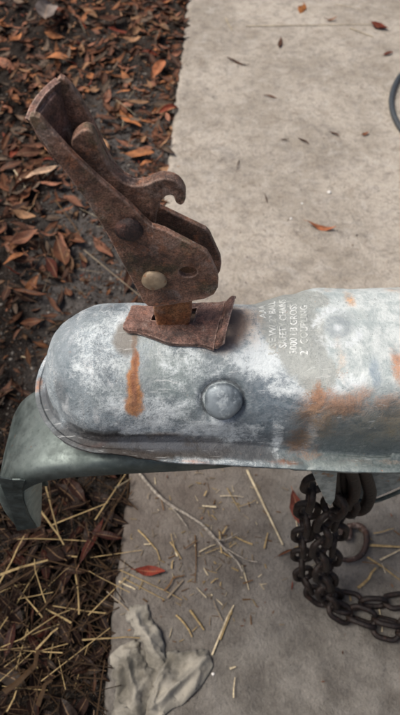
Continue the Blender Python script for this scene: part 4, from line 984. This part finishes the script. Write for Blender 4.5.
tag(link('straw_litter', me_, M_strawm), 'broken straw and chaff strewn on soil and slab below the coupler', 'straw litter', kind='stuff')

# ------------------------------------------------------------------ twig
m = Mat('dead_twig_bark'); f = m.noise(300, 5, .7); M_twig = m.out(m.mix(m.ramp(f, .4, .6), (.10, .085, .07), (.27, .24, .20)), .8, 0, m.bump(f, .5, .0006))
tw = empty('twig', onz(185, 515)); tag(tw, 'thin grey branched twig lying on the slab below the coupler', 'twig')
tube('stem', spline([onz(x, y, .006) for x, y in [(122, 452), (134, 466), (148, 484), (165, 501), (186, 514), (204, 526), (222, 546), (236, 560), (243, 572)]], 6), lambda s: .0019 - .0011 * s, M_twig, tw, 7)
tube('side_shoot', spline([onz(x, y, .006) for x, y in [(204, 526), (212, 537), (224, 540), (238, 533)]], 5), lambda s: .0010 - .0005 * s, M_twig, tw, 6)
tube('side_shoot', spline([onz(x, y, .005) for x, y in [(222, 546), (232, 552), (247, 560), (258, 562)]], 5), lambda s: .0009 - .0004 * s, M_twig, tw, 6)
tube('side_shoot', spline([onz(x, y, .005) for x, y in [(165, 501), (176, 512), (188, 528)]], 5), lambda s: .0008 - .0003 * s, M_twig, tw, 6)

# ------------------------------------------------------------------ pebbles on the slab
m = Mat('pale_pebble'); f = m.noise(400, 4, .6); M_peb = m.out(m.mix(f, (.35, .33, .31), (.7, .69, .66)), .7, 0, m.bump(f, .4, .0005))
pr = random.Random(4)
def pebble(p, r, label):
    bm_ = bmesh.new(); bmesh.ops.create_icosphere(bm_, subdivisions=2, radius=r)
    for v in bm_.verts: v.co *= 1 + .3 * noise.noise(v.co / r * .9 + Vector((r * 9e3, p.x * 50, 0))); v.co.z *= .6
    me3 = bpy.data.meshes.new('pebble'); bm_.to_mesh(me3); bm_.free(); me3.polygons.foreach_set('use_smooth', [True] * len(me3.polygons))
    o = link('pebble', me3, M_peb, None, p + Vector((0, 0, r * .4))); tag(o, label, 'pebble')
pebble(onz(329, 193), .0030, 'white pebble on the slab above the bright orange leaf'); pebble(onz(291, 219), .0019, 'tiny pale pebble left of the bright orange leaf')
pebble(onz(302, 204), .0018, 'tiny pale pebble between the orange leaf and the white pebble'); pebble(onz(213, 674), .0013, 'tiny pale chip by the rag tip')

# ------------------------------------------------------------------ crumpled rag
m = Mat('dirty_damp_cloth'); a = m.noise(30, 6, .65); f = m.noise(300, 5, .7)
wv = m.n('ShaderNodeTexVoronoi'); wv.inputs['Scale'].default_value = 900; m.put(wv.inputs['Vector'], m.co)
c = m.mix(m.ramp(a, .36, .62), (.085, .078, .063), (.23, .214, .18)); c = m.mix(m.ramp(f, .6, .72), c, (.09, .08, .06)); c = m.mix(m.math('MULTIPLY', m.ramp(m.noise(90, 5, .6, off=(2, 2, 2)), .55, .68), .5), c, (.12, .105, .08))
M_rag = m.out(c, .8, 0, m.bump(f, .5, .0008, m.bump(wv.outputs['Distance'], .3, .0003)), .3); M_rag.node_tree.nodes['Principled BSDF'].inputs['Sheen Weight'].default_value = .1
FOLDS = [(.4, .034, .60, .1), (1.5, .027, .45, .4), (2.4, .022, .35, .7), (.9, .014, .12, .2), (2.9, .012, .08, .5)]
def cloth_patch(outline, seed, base, amp, folds, name='rag'):
    """outline in px; builds a bellied, creased sheet inside it"""
    P_ = [onz(x, y, 0) for x, y in outline]; P_ = spline(P_, 8, True); n_ = len(P_); cen = sum(P_, Vector()) / n_
    vs, fs = [], []; NR = 34
    for j in range(NR + 1):
        s = j / NR
        for i in range(n_):
            p = cen.lerp(P_[i], s); q = Vector((p.x, p.y, seed))
            rim = 1 - s ** 4
            h = 0
            for (fx0, fy0, fx1, fy1, wd, hh) in folds:
                A, B = onz(fx0, fy0), onz(fx1, fy1); ab = (B - A).xy; t = max(0, min(1, (p.xy - A.xy).dot(ab) / ab.dot(ab))); d = (p.xy - A.xy - ab * t).length
                h += hh * math.exp(-(d / wd) ** 2) * (1 - abs(t - .5) * .8)
            wv_ = noise.noise_vector(q * 22) * .012 + noise.noise_vector(q * 60) * .002; hh_ = 0
            for (an, wl, am_, ph) in FOLDS:
                t_ = ((q.x + wv_.x) * math.cos(an + seed) + (q.y + wv_.y) * math.sin(an + seed)) / wl + ph
                tr = abs((t_ % 1) - .5) * 2; hh_ += am_ * (math.sqrt(tr * tr + .003) - .5) * 1.5
            h += amp * hh_ + .0003 * noise.fractal(q * 200, 1, 2, 3)
            und = (.004 * noise.noise(q * 90) + .002 * noise.noise(q * 300)) * s
            vs.append(Vector((p.x + und, p.y + und, .0015 + base * rim + max(h, -base * .95) * (rim * .75 + .25))))
    for j in range(NR):
        for i in range(n_): k = (i + 1) % n_; fs.append((j * n_ + i, j * n_ + k, (j + 1) * n_ + k, (j + 1) * n_ + i)[::1])
    return vs, fs
rag = empty('rag', onz(155, 670)); tag(rag, 'crumpled dirty pale rag lying at the slab edge at the bottom', 'rag')
body_r = [(112, 656), (118, 648), (126, 644), (134, 640), (143, 646), (152, 660), (160, 672), (160, 690), (152, 704), (142, 724), (112, 722), (116, 700), (113, 678)]
tail = [(124, 618), (128, 609), (136, 606), (146, 610), (153, 620), (160, 636), (166, 652), (172, 664), (160, 676), (148, 668), (142, 648), (134, 632), (126, 626)]
wing = [(168, 652), (180, 654), (196, 651), (208, 653), (212, 662), (209, 675), (198, 690), (184, 703), (168, 712), (156, 724), (142, 722), (148, 700), (156, 678), (162, 662)]
for ol, sd_, bs, am, fo in [(body_r, 1, .0045, .0065, [(126, 650, 140, 720, .003, .006), (120, 660, 116, 700, .004, .003)]),
                            (tail, 2.7, .007, .0055, [(135, 615, 165, 668, .003, .005)]),
                            (wing, 5.1, .0055, .0065, [(150, 712, 208, 658, .003, .007), (165, 665, 150, 710, .003, .006), (205, 660, 190, 695, .004, .003)])]:
    vs, fs = cloth_patch(ol, sd_, bs, am, fo); o = mesh('cloth_fold', vs, fs, M_rag, rag); s3 = o.modifiers.new('s', 'SOLIDIFY'); s3.thickness = .0006
    bm_ = bmesh.new(); bm_.from_mesh(o.data); bmesh.ops.remove_doubles(bm_, verts=bm_.verts, dist=1e-6); bmesh.ops.recalc_face_normals(bm_, faces=bm_.faces); bm_.to_mesh(o.data); bm_.free()
